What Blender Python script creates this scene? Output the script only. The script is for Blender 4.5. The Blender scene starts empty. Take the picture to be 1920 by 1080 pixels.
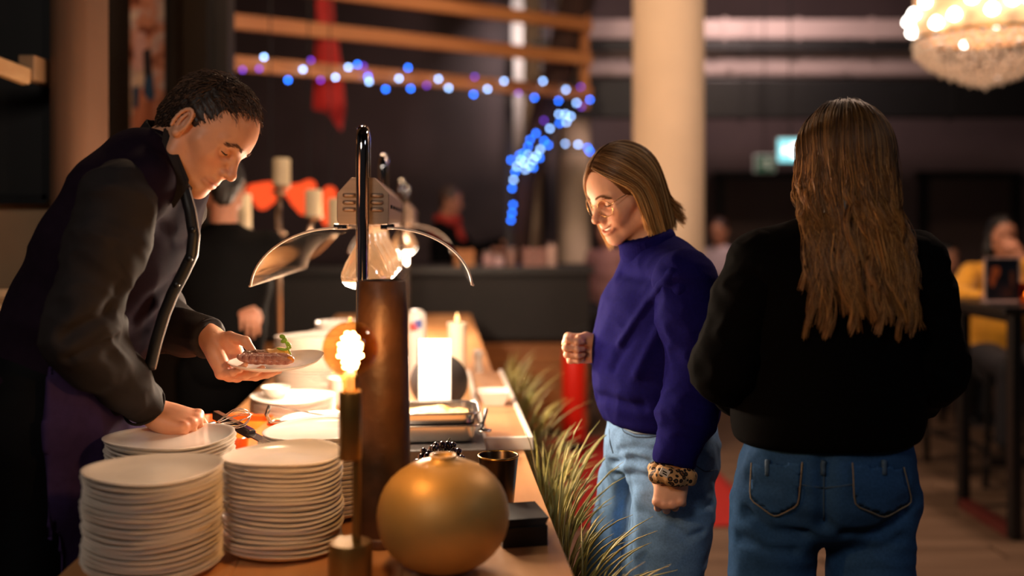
import bpy, bmesh, math, random
import numpy as np
from mathutils import Vector, Matrix, noise as mnoise

random.seed(7)
RNG = np.random.default_rng(7)
SC = bpy.context.scene
COL = SC.collection
PI = math.pi
F_PX = 35.0 / 36.0 * 1920.0          # focal length in pixels of the 1920 px frame
CAM_Z = 1.48
HORIZON = 420.0

# ------------------------------------------------------------------ camera
cam_d = bpy.data.cameras.new('camera')
cam_d.sensor_width = 36.0
cam_d.lens = 35.0
cam_d.shift_y = -(540.0 - HORIZON) / 1920.0
cam_d.clip_start = 0.05
cam_d.dof.use_dof = True
cam_d.dof.focus_distance = 2.14
cam_d.dof.aperture_fstop = 1.15
cam = bpy.data.objects.new('camera', cam_d)
cam.location = (0, 0, CAM_Z)
cam.rotation_euler = (PI / 2, 0, 0)
COL.objects.link(cam)
SC.camera = cam

# ------------------------------------------------------------------ world
w = bpy.data.worlds.new('night')
SC.world = w
w.use_nodes = True
w.node_tree.nodes['Background'].inputs[0].default_value = (0.10, 0.085, 0.09, 1)
w.node_tree.nodes['Background'].inputs[1].default_value = 0.10

# ------------------------------------------------------------------ exposure
SC.view_settings.view_transform = 'Standard'
SC.view_settings.look = 'None'
SC.view_settings.gamma = 1.0
SC.view_settings.use_curve_mapping = False
SC.view_settings.exposure = 0.0
SC.cycles.use_denoising = True
SC.cycles.caustics_reflective = False
SC.cycles.caustics_refractive = False
SC.cycles.sample_clamp_indirect = 4.0
SC.cycles.max_bounces = 8
SC.cycles.transparent_max_bounces = 12

# ------------------------------------------------------------------ area lights added to brighten the hall, no fixtures modelled
def area_light(name, loc, target, size, power, color, spread=None):
    d = bpy.data.lights.new(name, 'AREA')
    d.shape = 'DISK'; d.size = size; d.energy = power; d.color = color
    if spread: d.spread = spread
    o = bpy.data.objects.new(name, d)
    o.location = loc
    o.rotation_euler = (Vector(target) - Vector(loc)).to_track_quat('-Z', 'Y').to_euler()
    COL.objects.link(o)
    return o

area_light('added_hall_light', (-1.0, 4.6, 3.9), (-1.4, 4.9, 0.0), 0.3, 34, (1.0, 0.62, 0.36))  # added warm light for the passage side
area_light('added_hall_light', (0.0, 4.7, 3.9), (0.95, 6.5, 1.6), 0.3, 38, (1.0, 0.70, 0.48))  # added to light the round column from the left
area_light('added_hall_light', (-0.6, 7.2, 3.95), (-0.6, 8.0, 1.0), 0.4, 9, (1.0, 0.66, 0.50))  # added weak light over the back hall
area_light('added_hall_light', (2.4, 4.6, 3.9), (2.3, 4.4, 0.0), 0.4, 70, (1.0, 0.68, 0.50))  # added to brighten the floor at the right
area_light('added_hall_light', (2.4, 7.4, 4.5), (2.4, 12.2, 2.0), 0.5, 52, (1.0, 0.72, 0.66), 2.0)  # added to lift the back wall
area_light('added_hall_light', (-1.1, -0.8, 3.0), (-0.3, 1.9, 1.1), 0.8, 22, (1.0, 0.86, 0.74))  # front fill added behind the camera, not a ceiling fixture
area_light('added_hall_light', (0.15, 10.9, 4.6), (0.18, 12.0, 3.4), 0.2, 16, (1.0, 0.90, 0.86), 1.2)  # added spot that brightens the white curtain
area_light('added_hall_light', (3.2, 0.6, 3.4), (1.3, 2.1, 0.9), 0.5, 7, (0.75, 0.82, 1.0))  # added cool rim light for the woman seen from behind
# ------------------------------------------------------------------ helpers: pixels, tags, meshes
def P(x, y, Y):
    """photo pixel + distance from the camera plane -> world point"""
    return np.array([(x - 960.0) / F_PX * Y, Y, CAM_Z - (y - HORIZON) / F_PX * Y])

T_CTR = math.radians(4.44)           # the buffet runs slightly to the left of the view axis
def CU(u, v, z):
    c, s = math.cos(T_CTR), math.sin(T_CTR)
    return np.array([u * c - v * s, u * s + v * c, z])

def tag(o, label=None, cat=None, group=None, kind=None):
    if label: o['label'] = label
    if cat: o['category'] = cat
    if group: o['group'] = group
    if kind: o['kind'] = kind
    return o

def thing(name, label, cat, loc=(0, 0, 0), rotz=0.0, group=None):
    o = bpy.data.objects.new(name, None)
    o.empty_display_size = 0.05
    o.location = [float(c) for c in loc]
    o.rotation_euler = (0, 0, rotz)
    COL.objects.link(o)
    return tag(o, label, cat, group)

class MB:
    """mesh builder: collects vertices and faces of one object"""
    def __init__(s):
        s.v = []; s.f = []; s.n = 0
    def add(s, v, f):
        v = np.asarray(v, float).reshape(-1, 3)
        s.v.append(v)
        s.f.extend([tuple(int(i) + s.n for i in q) for q in f])
        s.n += len(v)
        return s
    def box(s, c, size, rot=None):
        x, y, z = [d / 2 for d in size]
        v = np.array([[-x,-y,-z],[x,-y,-z],[x,y,-z],[-x,y,-z],[-x,-y,z],[x,-y,z],[x,y,z],[-x,y,z]])
        if rot is not None: v = v @ np.array(rot).T
        return s.add(v + np.array(c), [(0,3,2,1),(4,5,6,7),(0,1,5,4),(1,2,6,5),(2,3,7,6),(3,0,4,7)])
    def bar(s, a, b, wdt, hgt, up=(0, 0, 1)):
        a = np.array(a, float); b = np.array(b, float)
        d = b - a; L = np.linalg.norm(d); d /= L
        side = np.cross(d, up); side /= np.linalg.norm(side)
        u = np.cross(side, d)
        R = np.stack([side, d, u], 1)
        return s.box((a + b) / 2, (wdt, L, hgt), R)
    def lathe(s, prof, seg=32, c=(0, 0, 0), close=False):
        prof = np.array(prof, float)
        n = len(prof)
        an = np.arange(seg) * 2 * PI / seg
        v = np.zeros((n, seg, 3))
        v[:, :, 0] = prof[:, 0:1] * np.cos(an); v[:, :, 1] = prof[:, 0:1] * np.sin(an); v[:, :, 2] = prof[:, 1:2]
        f = []
        for i in range(n - 1 if not close else n):
            i2 = (i + 1) % n
            for j in range(seg):
                k = (j + 1) % seg
                f.append((i * seg + j, i * seg + k, i2 * seg + k, i2 * seg + j))
        if not close:
            if prof[0, 0] > 1e-6: f.append(tuple(range(seg - 1, -1, -1)))
            if prof[-1, 0] > 1e-6: f.append(tuple((n - 1) * seg + j for j in range(seg)))
        return s.add(v.reshape(-1, 3) + np.array(c), f)
    def tube(s, pts, r, seg=8, closed=False, caps=True):
        pts = np.array(pts, float); n = len(pts)
        r = np.full(n, r) if np.isscalar(r) else np.array(r, float)
        if closed: t = np.roll(pts, -1, 0) - np.roll(pts, 1, 0)
        else: t = np.gradient(pts, axis=0)
        t /= np.linalg.norm(t, axis=1)[:, None] + 1e-12
        ref = np.array([0, 0, 1.0]) if abs(t[0, 2]) < 0.9 else np.array([1.0, 0, 0])
        u = np.cross(t[0], ref); u /= np.linalg.norm(u)
        an = np.arange(seg) * 2 * PI / seg
        v = []
        for i in range(n):
            u = u - t[i] * np.dot(u, t[i]); u /= np.linalg.norm(u) + 1e-12
            w_ = np.cross(t[i], u)
            v.append(pts[i] + r[i] * (np.cos(an)[:, None] * u + np.sin(an)[:, None] * w_))
        f = []
        for i in range(n if closed else n - 1):
            i2 = (i + 1) % n
            for j in range(seg):
                k = (j + 1) % seg
                f.append((i * seg + j, i * seg + k, i2 * seg + k, i2 * seg + j))
        if not closed and caps:
            f.append(tuple(range(seg - 1, -1, -1))); f.append(tuple((n - 1) * seg + j for j in range(seg)))
        return s.add(np.concatenate(v), f)
    def prism(s, poly, z0, z1):
        n = len(poly)
        v = [(x, y, z0) for x, y in poly] + [(x, y, z1) for x, y in poly]
        f = [tuple(range(n - 1, -1, -1)), tuple(range(n, 2 * n))]
        f += [(i, (i + 1) % n, n + (i + 1) % n, n + i) for i in range(n)]
        return s.add(v, f)
    def xform(s, fn):
        s.v = [fn(np.concatenate(s.v))] if s.v else []
        return s
    def build(s, name, mat, parent=None, smooth=False, bevel=0.0, loc=None, rot=None, cols=None):
        v = np.concatenate(s.v)
        return mesh_obj(name, v, s.f, mat, parent, smooth, bevel, loc, rot, cols)

def mesh_obj(name, v, f, mat, parent=None, smooth=False, bevel=0.0, loc=None, rot=None, cols=None):
    me = bpy.data.meshes.new(name)
    me.from_pydata(np.asarray(v, float).tolist() if not isinstance(v, list) else v, [], f if isinstance(f, list) else f.tolist())
    if smooth is True:
        me.polygons.foreach_set('use_smooth', [True] * len(me.polygons))
    elif smooth:                                    # angle in degrees
        me.polygons.foreach_set('use_smooth', [True] * len(me.polygons))
        try: me.set_sharp_from_angle(angle=math.radians(smooth))
        except Exception: pass
    if cols is not None:
        a = me.color_attributes.new('Col', 'FLOAT_COLOR', 'POINT')
        c = np.ones((len(v), 4), np.float32); c[:, :3] = cols
        a.data.foreach_set('color', c.ravel())
    me.materials.append(mat)
    me.update()
    o = bpy.data.objects.new(name, me)
    COL.objects.link(o)
    if parent is not None: o.parent = parent
    if loc is not None: o.location = [float(c) for c in loc]
    if rot is not None: o.rotation_euler = rot
    if bevel:
        b = o.modifiers.new('bevel', 'BEVEL'); b.width = bevel; b.segments = 2; b.limit_method = 'ANGLE'
        b.angle_limit = math.radians(40)
    return o

def struct(name, mb, mat, parent=None, label=None, cat=None, **k):
    o = mb.build(name, mat, parent, **k)
    if parent is None:
        o['kind'] = 'structure'
        if label: tag(o, label, cat)
    return o

def copy_tree(o, parent=None, **k):
    c = o.copy(); COL.objects.link(c)
    if parent is not None: c.parent = parent
    for ch in list(o.children): copy_tree(ch, c)
    for key, val in k.items():
        if key == 'loc': c.location = [float(q) for q in val]
        elif key == 'rotz': c.rotation_euler = (0, 0, val)
        else: c[key] = val
    return c

# ------------------------------------------------------------------ materials
MATS = {}
def srgb(h):
    h = h.lstrip('#')
    c = [int(h[i:i + 2], 16) / 255 for i in (0, 2, 4)]
    return tuple(x / 12.92 if x <= 0.04045 else ((x + 0.055) / 1.055) ** 2.4 for x in c)

def mat(name, color='#808080', rough=0.5, metal=0.0, vary=0.12, scale=12.0, bump=0.0, bscale=80.0, stretch=(1, 1, 1),
        spec=0.5, emit=None, estr=0.0, sheen=0.0, coat=0.0, sub=0.0, attr=False, color2=None, alpha=1.0, aniso=0.0, detail=4.0):
    if name in MATS: return MATS[name]
    m = bpy.data.materials.new(name); m.use_nodes = True
    nt = m.node_tree; N = nt.nodes; L = nt.links
    b = N['Principled BSDF']
    c = srgb(color) if isinstance(color, str) else color
    b.inputs['Roughness'].default_value = rough
    b.inputs['Metallic'].default_value = metal
    b.inputs['Specular IOR Level'].default_value = spec
    if sheen:
        b.inputs['Sheen Weight'].default_value = sheen; b.inputs['Sheen Roughness'].default_value = 0.5
    if coat: b.inputs['Coat Weight'].default_value = coat; b.inputs['Coat Roughness'].default_value = 0.1
    if sub:
        b.inputs['Subsurface Weight'].default_value = sub
        b.inputs['Subsurface Radius'].default_value = (0.012, 0.005, 0.003)
        b.inputs['Subsurface Scale'].default_value = 1.0
    tc = N.new('ShaderNodeTexCoord'); mp = N.new('ShaderNodeMapping'); mp.inputs['Scale'].default_value = stretch
    L.new(tc.outputs['Object'], mp.inputs['Vector'])
    ns = N.new('ShaderNodeTexNoise'); ns.inputs['Scale'].default_value = scale; ns.inputs['Detail'].default_value = detail
    L.new(mp.outputs['Vector'], ns.inputs['Vector'])
    if color2 is not None:
        c2 = srgb(color2) if isinstance(color2, str) else color2
        lo, hi = c, c2
    else:
        lo = tuple(x * (1 - vary) for x in c); hi = tuple(min(1, x * (1 + vary)) for x in c)
    rp = N.new('ShaderNodeValToRGB')
    rp.color_ramp.elements[0].position = 0.3; rp.color_ramp.elements[1].position = 0.7
    rp.color_ramp.elements[0].color = (*lo, 1); rp.color_ramp.elements[1].color = (*hi, 1)
    L.new(ns.outputs['Fac'], rp.inputs['Fac'])
    out = rp.outputs['Color']
    if attr:
        at = N.new('ShaderNodeAttribute'); at.attribute_name = 'Col'
        mx = N.new('ShaderNodeMix'); mx.data_type = 'RGBA'; mx.blend_type = 'MULTIPLY'
        mx.inputs[0].default_value = 1.0
        L.new(out, mx.inputs[6]); L.new(at.outputs['Color'], mx.inputs[7])
        out = mx.outputs[2]
    L.new(out, b.inputs['Base Color'])
    if emit is not None:
        e = srgb(emit) if isinstance(emit, str) else emit
        b.inputs['Emission Color'].default_value = (*e, 1); b.inputs['Emission Strength'].default_value = estr
    if bump:
        n2 = N.new('ShaderNodeTexNoise'); n2.inputs['Scale'].default_value = bscale; n2.inputs['Detail'].default_value = 5
        L.new(mp.outputs['Vector'], n2.inputs['Vector'])
        bp = N.new('ShaderNodeBump'); bp.inputs['Strength'].default_value = bump; bp.inputs['Distance'].default_value = 0.01
        L.new(n2.outputs['Fac'], bp.inputs['Height']); L.new(bp.outputs['Normal'], b.inputs['Normal'])
    MATS[name] = m
    return m

def wood(name, c1, c2, rough=0.45, axis='y', scale=6.0, bump=0.15):
    if name in MATS: return MATS[name]
    st = {'x': (0.12, 1, 1), 'y': (1, 0.12, 1), 'z': (1, 1, 0.12)}[axis]
    return mat(name, c1, rough, color2=c2, scale=scale * 4, stretch=st, bump=bump, bscale=scale * 14, detail=8)

def emitter(name, color, strength):
    if name in MATS: return MATS[name]
    m = bpy.data.materials.new(name); m.use_nodes = True
    N = m.node_tree.nodes; L = m.node_tree.links
    N.remove(N['Principled BSDF'])
    e = N.new('ShaderNodeEmission')
    e.inputs[0].default_value = (*(srgb(color) if isinstance(color, str) else color), 1); e.inputs[1].default_value = strength
    L.new(e.outputs[0], N['Material Output'].inputs[0])
    MATS[name] = m
    return m

def thin_glass(name, tint='#ffffff', refl=1.0, rough=0.02, haze=0.0):
    """clear pane: sees through, mirrors by Fresnel"""
    if name in MATS: return MATS[name]
    m = bpy.data.materials.new(name); m.use_nodes = True
    N = m.node_tree.nodes; L = m.node_tree.links
    N.remove(N['Principled BSDF'])
    t = N.new('ShaderNodeBsdfTransparent'); t.inputs[0].default_value = (*srgb(tint), 1)
    g = N.new('ShaderNodeBsdfGlossy'); g.inputs['Roughness'].default_value = rough
    lw = N.new('ShaderNodeLayerWeight'); lw.inputs[0].default_value = 0.5
    pw = N.new('ShaderNodeMath'); pw.operation = 'POWER'; pw.inputs[1].default_value = 3.5
    L.new(lw.outputs['Facing'], pw.inputs[0])
    mu = N.new('ShaderNodeMath'); mu.operation = 'MULTIPLY_ADD'; mu.inputs[1].default_value = 0.6 * refl; mu.inputs[2].default_value = 0.04 + haze
    mu.use_clamp = True
    L.new(pw.outputs[0], mu.inputs[0])
    mx = N.new('ShaderNodeMixShader')
    L.new(mu.outputs[0], mx.inputs[0]); L.new(t.outputs[0], mx.inputs[1]); L.new(g.outputs[0], mx.inputs[2])
    L.new(mx.outputs[0], N['Material Output'].inputs[0])
    MATS[name] = m
    return m

# ------------------------------------------------------------------ signed distance shapes -> mesh
class Sdf:
    def __init__(s):
        s.ops = []
    # every op: (bbox lo, bbox hi, function(P)->d, k, mode)
    def cone(s, a, b, ra, rb, k=0.02, mode='add'):
        a = np.array(a, float); b = np.array(b, float); m = max(ra, rb)
        ba = b - a; L2 = max(np.dot(ba, ba), 1e-12)
        def fn(X, Y, Z):
            t = np.clip(((X - a[0]) * ba[0] + (Y - a[1]) * ba[1] + (Z - a[2]) * ba[2]) / L2, 0, 1)
            return np.sqrt((X - a[0] - t * ba[0]) ** 2 + (Y - a[1] - t * ba[1]) ** 2 + (Z - a[2] - t * ba[2]) ** 2) - (ra + (rb - ra) * t)
        s.ops.append((np.minimum(a, b) - m, np.maximum(a, b) + m, fn, k, mode)); return s
    def chain(s, pts, rad, k=0.02, mode='add'):
        for i in range(len(pts) - 1): s.cone(pts[i], pts[i + 1], rad[i], rad[i + 1], k, mode)
        return s
    def ball(s, c, r, k=0.02, mode='add'):
        return s.cone(c, np.array(c, float) + [0, 0, 1e-5], r, r, k, mode)
    def ell(s, c, r, R=None, k=0.02, mode='add'):
        c = np.array(c, float); r = np.array(r, float); R = np.eye(3) if R is None else np.array(R, float)  # columns = axes
        m = r.max()
        def fn(X, Y, Z):
            x, y, z = X - c[0], Y - c[1], Z - c[2]
            p = [R[0, i] * x + R[1, i] * y + R[2, i] * z for i in range(3)]
            k0 = np.sqrt(sum((p[i] / r[i]) ** 2 for i in range(3)))
            k1 = np.sqrt(sum((p[i] / r[i] ** 2) ** 2 for i in range(3)))
            return k0 * (k0 - 1) / np.maximum(k1, 1e-6)
        s.ops.append((c - m, c + m, fn, k, mode)); return s
    def econe(s, a, b, ra, rb, u, k=0.03, mode='add'):
        """cone with elliptic section: ra=(along u, along the third axis)"""
        a = np.array(a, float); b = np.array(b, float); u = np.array(u, float)
        ba = b - a; L = np.linalg.norm(ba); t_ = ba / L
        u = u - t_ * np.dot(u, t_); u /= np.linalg.norm(u); w_ = np.cross(t_, u)
        m = max(*ra, *rb)
        def fn(X, Y, Z):
            x, y, z = X - a[0], Y - a[1], Z - a[2]
            h = x * t_[0] + y * t_[1] + z * t_[2]
            t = np.clip(h / L, 0, 1)
            pu = x * u[0] + y * u[1] + z * u[2]; pw = x * w_[0] + y * w_[1] + z * w_[2]
            ph = h - t * L
            r0 = ra[0] + (rb[0] - ra[0]) * t; r1 = ra[1] + (rb[1] - ra[1]) * t; r2 = np.minimum(r0, r1)
            k0 = np.sqrt((pu / r0) ** 2 + (pw / r1) ** 2 + (ph / r2) ** 2)
            k1 = np.sqrt((pu / r0 ** 2) ** 2 + (pw / r1 ** 2) ** 2 + (ph / r2 ** 2) ** 2)
            return k0 * (k0 - 1) / np.maximum(k1, 1e-6)
        s.ops.append((np.minimum(a, b) - m, np.maximum(a, b) + m, fn, k, mode)); return s
    def echain(s, secs, u, k=0.03):
        for i in range(len(secs) - 1):
            s.econe(secs[i][0], secs[i + 1][0], secs[i][1], secs[i + 1][1], u, k)
        return s
    def cut(s, point, normal, k=0.004):
        """remove everything on the normal's side"""
        p = np.array(point, float); n = np.array(normal, float); n /= np.linalg.norm(n)
        s.ops.append((None, None, lambda X, Y, Z: (X - p[0]) * n[0] + (Y - p[1]) * n[1] + (Z - p[2]) * n[2], k, 'and')); return s
    def warp(s, fn):
        s.ops.append((None, None, fn, 0, 'disp')); return s
    def mesh(s, h, smooth=1):
        lo = np.min([o[0] for o in s.ops if o[4] == 'add'], 0) - 4 * h
        hi = np.max([o[1] for o in s.ops if o[4] == 'add'], 0) + 4 * h
        dims = np.ceil((hi - lo) / h).astype(int) + 1
        ax = [(lo[i] + h * np.arange(dims[i])).astype(np.float32) for i in range(3)]
        D = np.full(dims, 0.5, np.float32)
        for blo, bhi, fn, k, mode in s.ops:
            if blo is None: sl = tuple(slice(0, d) for d in dims)
            else:
                pad = k + 3 * h
                i0 = np.clip(np.floor((blo - pad - lo) / h).astype(int), 0, dims); i1 = np.clip(np.ceil((bhi + pad - lo) / h).astype(int) + 1, 0, dims)
                if (i1 <= i0).any(): continue
                sl = tuple(slice(a, b) for a, b in zip(i0, i1))
            X = ax[0][sl[0]][:, None, None]; Y = ax[1][sl[1]][None, :, None]; Z = ax[2][sl[2]][None, None, :]
            d = fn(X, Y, Z).astype(np.float32) if mode != 'disp' else None
            a = D[sl]
            if mode == 'add':
                hh = np.maximum(k - np.abs(a - d), 0) / max(k, 1e-9)
                D[sl] = np.minimum(a, d) - hh * hh * k * 0.25
            elif mode in ('sub', 'and'):
                e = -d if mode == 'sub' else d
                hh = np.maximum(k - np.abs(a - e), 0) / max(k, 1e-9)
                D[sl] = np.maximum(a, e) + hh * hh * k * 0.25
            else:
                D[sl] = a + fn(X, Y, Z)
        return surface_nets(D, lo, h, smooth)

def surface_nets(D, lo, h, smooth=1):
    S = D < 0
    n = np.array(D.shape)
    c = [S[i:n[0] - 1 + i, j:n[1] - 1 + j, k:n[2] - 1 + k] for i in (0, 1) for j in (0, 1) for k in (0, 1)]
    cnt = np.sum(np.stack(c).astype(np.int8), 0)
    mix = (cnt > 0) & (cnt < 8)
    idx = -np.ones(mix.shape, np.int64)
    cells = np.argwhere(mix)
    idx[mix] = np.arange(len(cells))
    acc = np.zeros((len(cells), 3)); num = np.zeros(len(cells))
    offs = [(i, j, k) for i in (0, 1) for j in (0, 1) for k in (0, 1)]
    val = {o: D[cells[:, 0] + o[0], cells[:, 1] + o[1], cells[:, 2] + o[2]].astype(float) for o in offs}
    for o in offs:
        for a in range(3):
            if o[a] == 0:
                q = list(o); q[a] = 1; q = tuple(q)
                va, vb = val[o], val[q]
                m = (va < 0) != (vb < 0)
                t = np.where(m, va / np.where(m, va - vb, 1), 0)
                p = np.repeat(np.array([o], float), len(cells), 0); p[:, a] = t
                acc[m] += p[m]; num[m] += 1
    v = (cells + acc / np.maximum(num, 1)[:, None]) * h + lo
    F = []
    for a in range(3):
        b, d = (a + 1) % 3, (a + 2) % 3
        sl0 = [slice(None)] * 3; sl1 = [slice(None)] * 3
        sl0[a] = slice(0, n[a] - 1); sl1[a] = slice(1, n[a])
        A, B = S[tuple(sl0)], S[tuple(sl1)]
        for flip, m in ((False, A & ~B), (True, ~A & B)):
            e = np.argwhere(m)
            e = e[(e[:, b] > 0) & (e[:, d] > 0) & (e[:, b] < n[b] - 1) & (e[:, d] < n[d] - 1)]
            q = []
            for db, dd in ((-1, -1), (0, -1), (0, 0), (-1, 0)):
                t = e.copy(); t[:, b] += db; t[:, d] += dd
                q.append(idx[t[:, 0], t[:, 1], t[:, 2]])
            q = np.stack(q, 1)
            F.append(q[:, ::-1] if flip else q)
    F = np.concatenate(F)
    F = F[(F >= 0).all(1)]
    for _ in range(smooth):
        sm = np.zeros_like(v); ct = np.zeros(len(v))
        for i in range(4):
            for j in ((i + 1) % 4, (i + 3) % 4):
                np.add.at(sm, F[:, i], v[F[:, j]]); np.add.at(ct, F[:, i], 1)
        v = 0.5 * v + 0.5 * sm / np.maximum(ct, 1)[:, None]
    return v, F

def vnormals(v, F):
    n = np.zeros_like(v)
    fn = np.cross(v[F[:, 2]] - v[F[:, 0]], v[F[:, 3]] - v[F[:, 1]])
    for i in range(4): np.add.at(n, F[:, i], fn)
    return n / (np.linalg.norm(n, axis=1)[:, None] + 1e-12)

def join(meshes):
    V = []; Fs = []; C = []; o = 0
    for m in meshes:
        v, f = m[0], m[1]
        V.append(v); Fs.append(np.asarray(f) + o); o += len(v)
        if len(m) > 2: C.append(m[2])
    return np.concatenate(V), np.concatenate(Fs), (np.concatenate(C) if C else None)

def strands(paths, r0, r1, sides=3, rad=None):
    """paths (n, S, 3) -> v, quads"""
    n, S, _ = paths.shape
    t = np.gradient(paths, axis=1); t /= np.linalg.norm(t, axis=2)[..., None] + 1e-12
    ref = np.array([0.31, 0.22, 0.92]); u = np.cross(t, ref); u /= np.linalg.norm(u, axis=2)[..., None] + 1e-12
    w_ = np.cross(t, u)
    pr = np.interp(np.linspace(0, 1, S), [0, 0.15, 0.75, 1], [r0 * 0.7, r0, r0, r1])
    if rad is not None: pr = pr[None, :] * rad[:, None]
    else: pr = np.repeat(pr[None], n, 0)
    an = np.arange(sides) * 2 * PI / sides
    v = paths[:, :, None, :] + pr[:, :, None, None] * (np.cos(an)[None, None, :, None] * u[:, :, None, :] + np.sin(an)[None, None, :, None] * w_[:, :, None, :])
    base = (np.arange(n) * S * sides)[:, None, None] + (np.arange(S - 1) * sides)[None, :, None]
    j = np.arange(sides)[None, None, :]; k = (np.arange(sides) + 1)[None, None, :] % sides
    q = np.stack([base + j, base + k, base + sides + k, base + sides + j], -1).reshape(-1, 4)
    return v.reshape(-1, 3), q, S * sides

def fbm(p, scale, octv=2):
    """cheap smooth noise, vectorised: sum of rotated sines"""
    r = np.zeros(p.shape[:-1])
    rs = np.random.default_rng(3)
    amp = 1.0
    for o in range(octv):
        for _ in range(4):
            d = rs.normal(size=3); d /= np.linalg.norm(d)
            r += amp * np.sin((p @ d) * scale * (2 ** o) * 2 * PI + rs.uniform(0, 6.28)) * 0.35
        amp *= 0.5
    return r

def frame(fwd, up=(0, 0, 1)):
    """columns: forward, left, up"""
    f = np.array(fwd, float); f /= np.linalg.norm(f)
    l = np.cross(np.array(up, float), f); l /= np.linalg.norm(l)
    return np.stack([f, l, np.cross(f, l)], 1)

def project(v):
    v = np.asarray(v)
    return np.stack([960 + v[:, 0] / v[:, 1] * F_PX, HORIZON + (CAM_Z - v[:, 2]) / v[:, 1] * F_PX], 1)

def on_surface(v, F, px, off=0.001, n=6):
    """points of a mesh's near side along a polyline of photo pixels"""
    pr = project(v); nr = vnormals(v, F); vis = (nr * v * [1, 1, 0]).sum(1) < 0.3
    out = []
    px = np.array(px, float)
    dense = np.concatenate([np.linspace(px[i], px[i + 1], n, endpoint=(i == len(px) - 2)) for i in range(len(px) - 1)])
    for q in dense:
        d = np.hypot(*(pr - q).T)
        d = np.where(vis, d, 1e6)
        cand = np.argsort(d)[:12]; cand = cand[d[cand] < max(8, d[cand[0]] + 0.1)]
        j = cand[np.argmin(v[cand, 1])] if len(cand) else int(np.argmin(d))
        Y = v[cand, 1].mean() if len(cand) else v[j, 1]
        p = np.array([(q[0] - 960) / F_PX * Y, Y, CAM_Z - (q[1] - HORIZON) / F_PX * Y]) if d[j] < 8 else v[j]
        out.append(p + nr[j] * off)
    out = np.array(out)
    if len(out) > 4:
        out[1:-1] = (out[:-2] + 2 * out[1:-1] + out[2:]) / 4
    return out

def patch(v, F, px, off=0.003):
    """piece of a mesh's near side inside a pixel polygon, lifted off it"""
    pr = project(v); nr = vnormals(v, F); poly = np.array(px, float)
    x, y = pr[:, 0], pr[:, 1]; ins = np.zeros(len(v), bool)
    for i in range(len(poly)):
        x0, y0 = poly[i - 1]; x1, y1 = poly[i]
        c = ((y0 > y) != (y1 > y)) & (x < (x1 - x0) * (y - y0) / (y1 - y0 + 1e-9) + x0)
        ins ^= c
    ins &= (nr * v * [1, 1, 0]).sum(1) < 0
    f = F[ins[F].all(1)]
    if len(f) == 0: return None
    idx = np.unique(f); rm = -np.ones(len(v), int); rm[idx] = np.arange(len(idx))
    return v[idx] + nr[idx] * off, rm[f]

def crease(v, F, px, depth, width, n=10):
    """press a fold line (photo pixels on the near side) into a cloth mesh; negative depth raises it"""
    ln = on_surface(v, F, px, 0.0, n)
    nr = vnormals(v, F)
    a, b = ln[:-1], ln[1:]
    d = np.full(len(v), 9.0)
    for p, q in zip(a, b):
        pq = q - p; t = np.clip(((v - p) @ pq) / max(pq @ pq, 1e-9), 0, 1)
        d = np.minimum(d, np.linalg.norm(v - p - t[:, None] * pq, axis=1))
    return v - nr * (depth * np.exp(-(d / width) ** 2))[:, None]
# ------------------------------------------------------------------ the setting
M_floor = wood('floor_boards', '#5b4636', '#7a614e', 0.42, 'x', 1.2, 0.05)
M_dark = mat('dark_paint', '#171415', 0.6, vary=0.25, scale=3)
M_plum = mat('plum_wall', '#5a4a4b', 0.75, vary=0.2, scale=1.2)
M_beige = mat('beige_plaster', '#c09a74', 0.8, vary=0.06, scale=5, bump=0.05)
M_colm = mat('column_plaster', '#d8bfa2', 0.75, vary=0.05, scale=3)
M_black = mat('black_metal', '#0d0d0e', 0.4, vary=0.2)
M_duct = mat('duct_sheet', '#9b8a86', 0.45, metal=0.3, vary=0.12, scale=4, stretch=(0.3, 1, 1))

# floor boards: each board a strip of its own in the part of the hall that shows
fb = MB().box((0.5, 5.5, -0.06), (13, 17, 0.08))
floor = struct('floor', fb, M_floor)
bm_ = MB().box((0, 0, 0), (2.38, 0.178, 0.02))
fb0 = bm_.build('floor_board', M_floor, floor, bevel=0.0015, loc=(0.0, 0.0, -0.0115))
nb = 0
for r in range(42):
    y = 0.9 + r * 0.18
    off = (r * 0.83) % 2.4
    for c in range(4):
        x = -1.2 + off + (c - 1) * 2.4
        if x < -3.4 or x > 5.5: continue
        if nb == 0: b = fb0
        else:
            b = fb0.copy(); COL.objects.link(b)
        b.location = (x, y, -0.0115); nb += 1

def wall(name, a, b, z0, z1, th, m):
    mb = MB(); a = np.array(a, float); b = np.array(b, float)
    mb.bar((*a, (z0 + z1) / 2), (*b, (z0 + z1) / 2), th, z1 - z0)
    return struct(name, mb, m)
wall('wall_back', (-6, 12.4), (7, 12.4), -0.02, 4.7, 0.2, M_plum)
wall('wall_right', (6.6, -2.5), (6.6, 12.5), -0.02, 4.7, 0.2, M_dark)
wall('wall_left', (-5.0, 3.36), (-1.46, 3.36), -0.02, 4.7, 0.2, M_beige)
wall('wall_far_left', (-4.2, 3.5), (-4.2, 12.4), -0.02, 4.7, 0.2, M_dark)
struct('ceiling', MB().box((1.0, 5.0, 4.75), (12, 15.6, 0.1)), M_dark)

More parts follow.
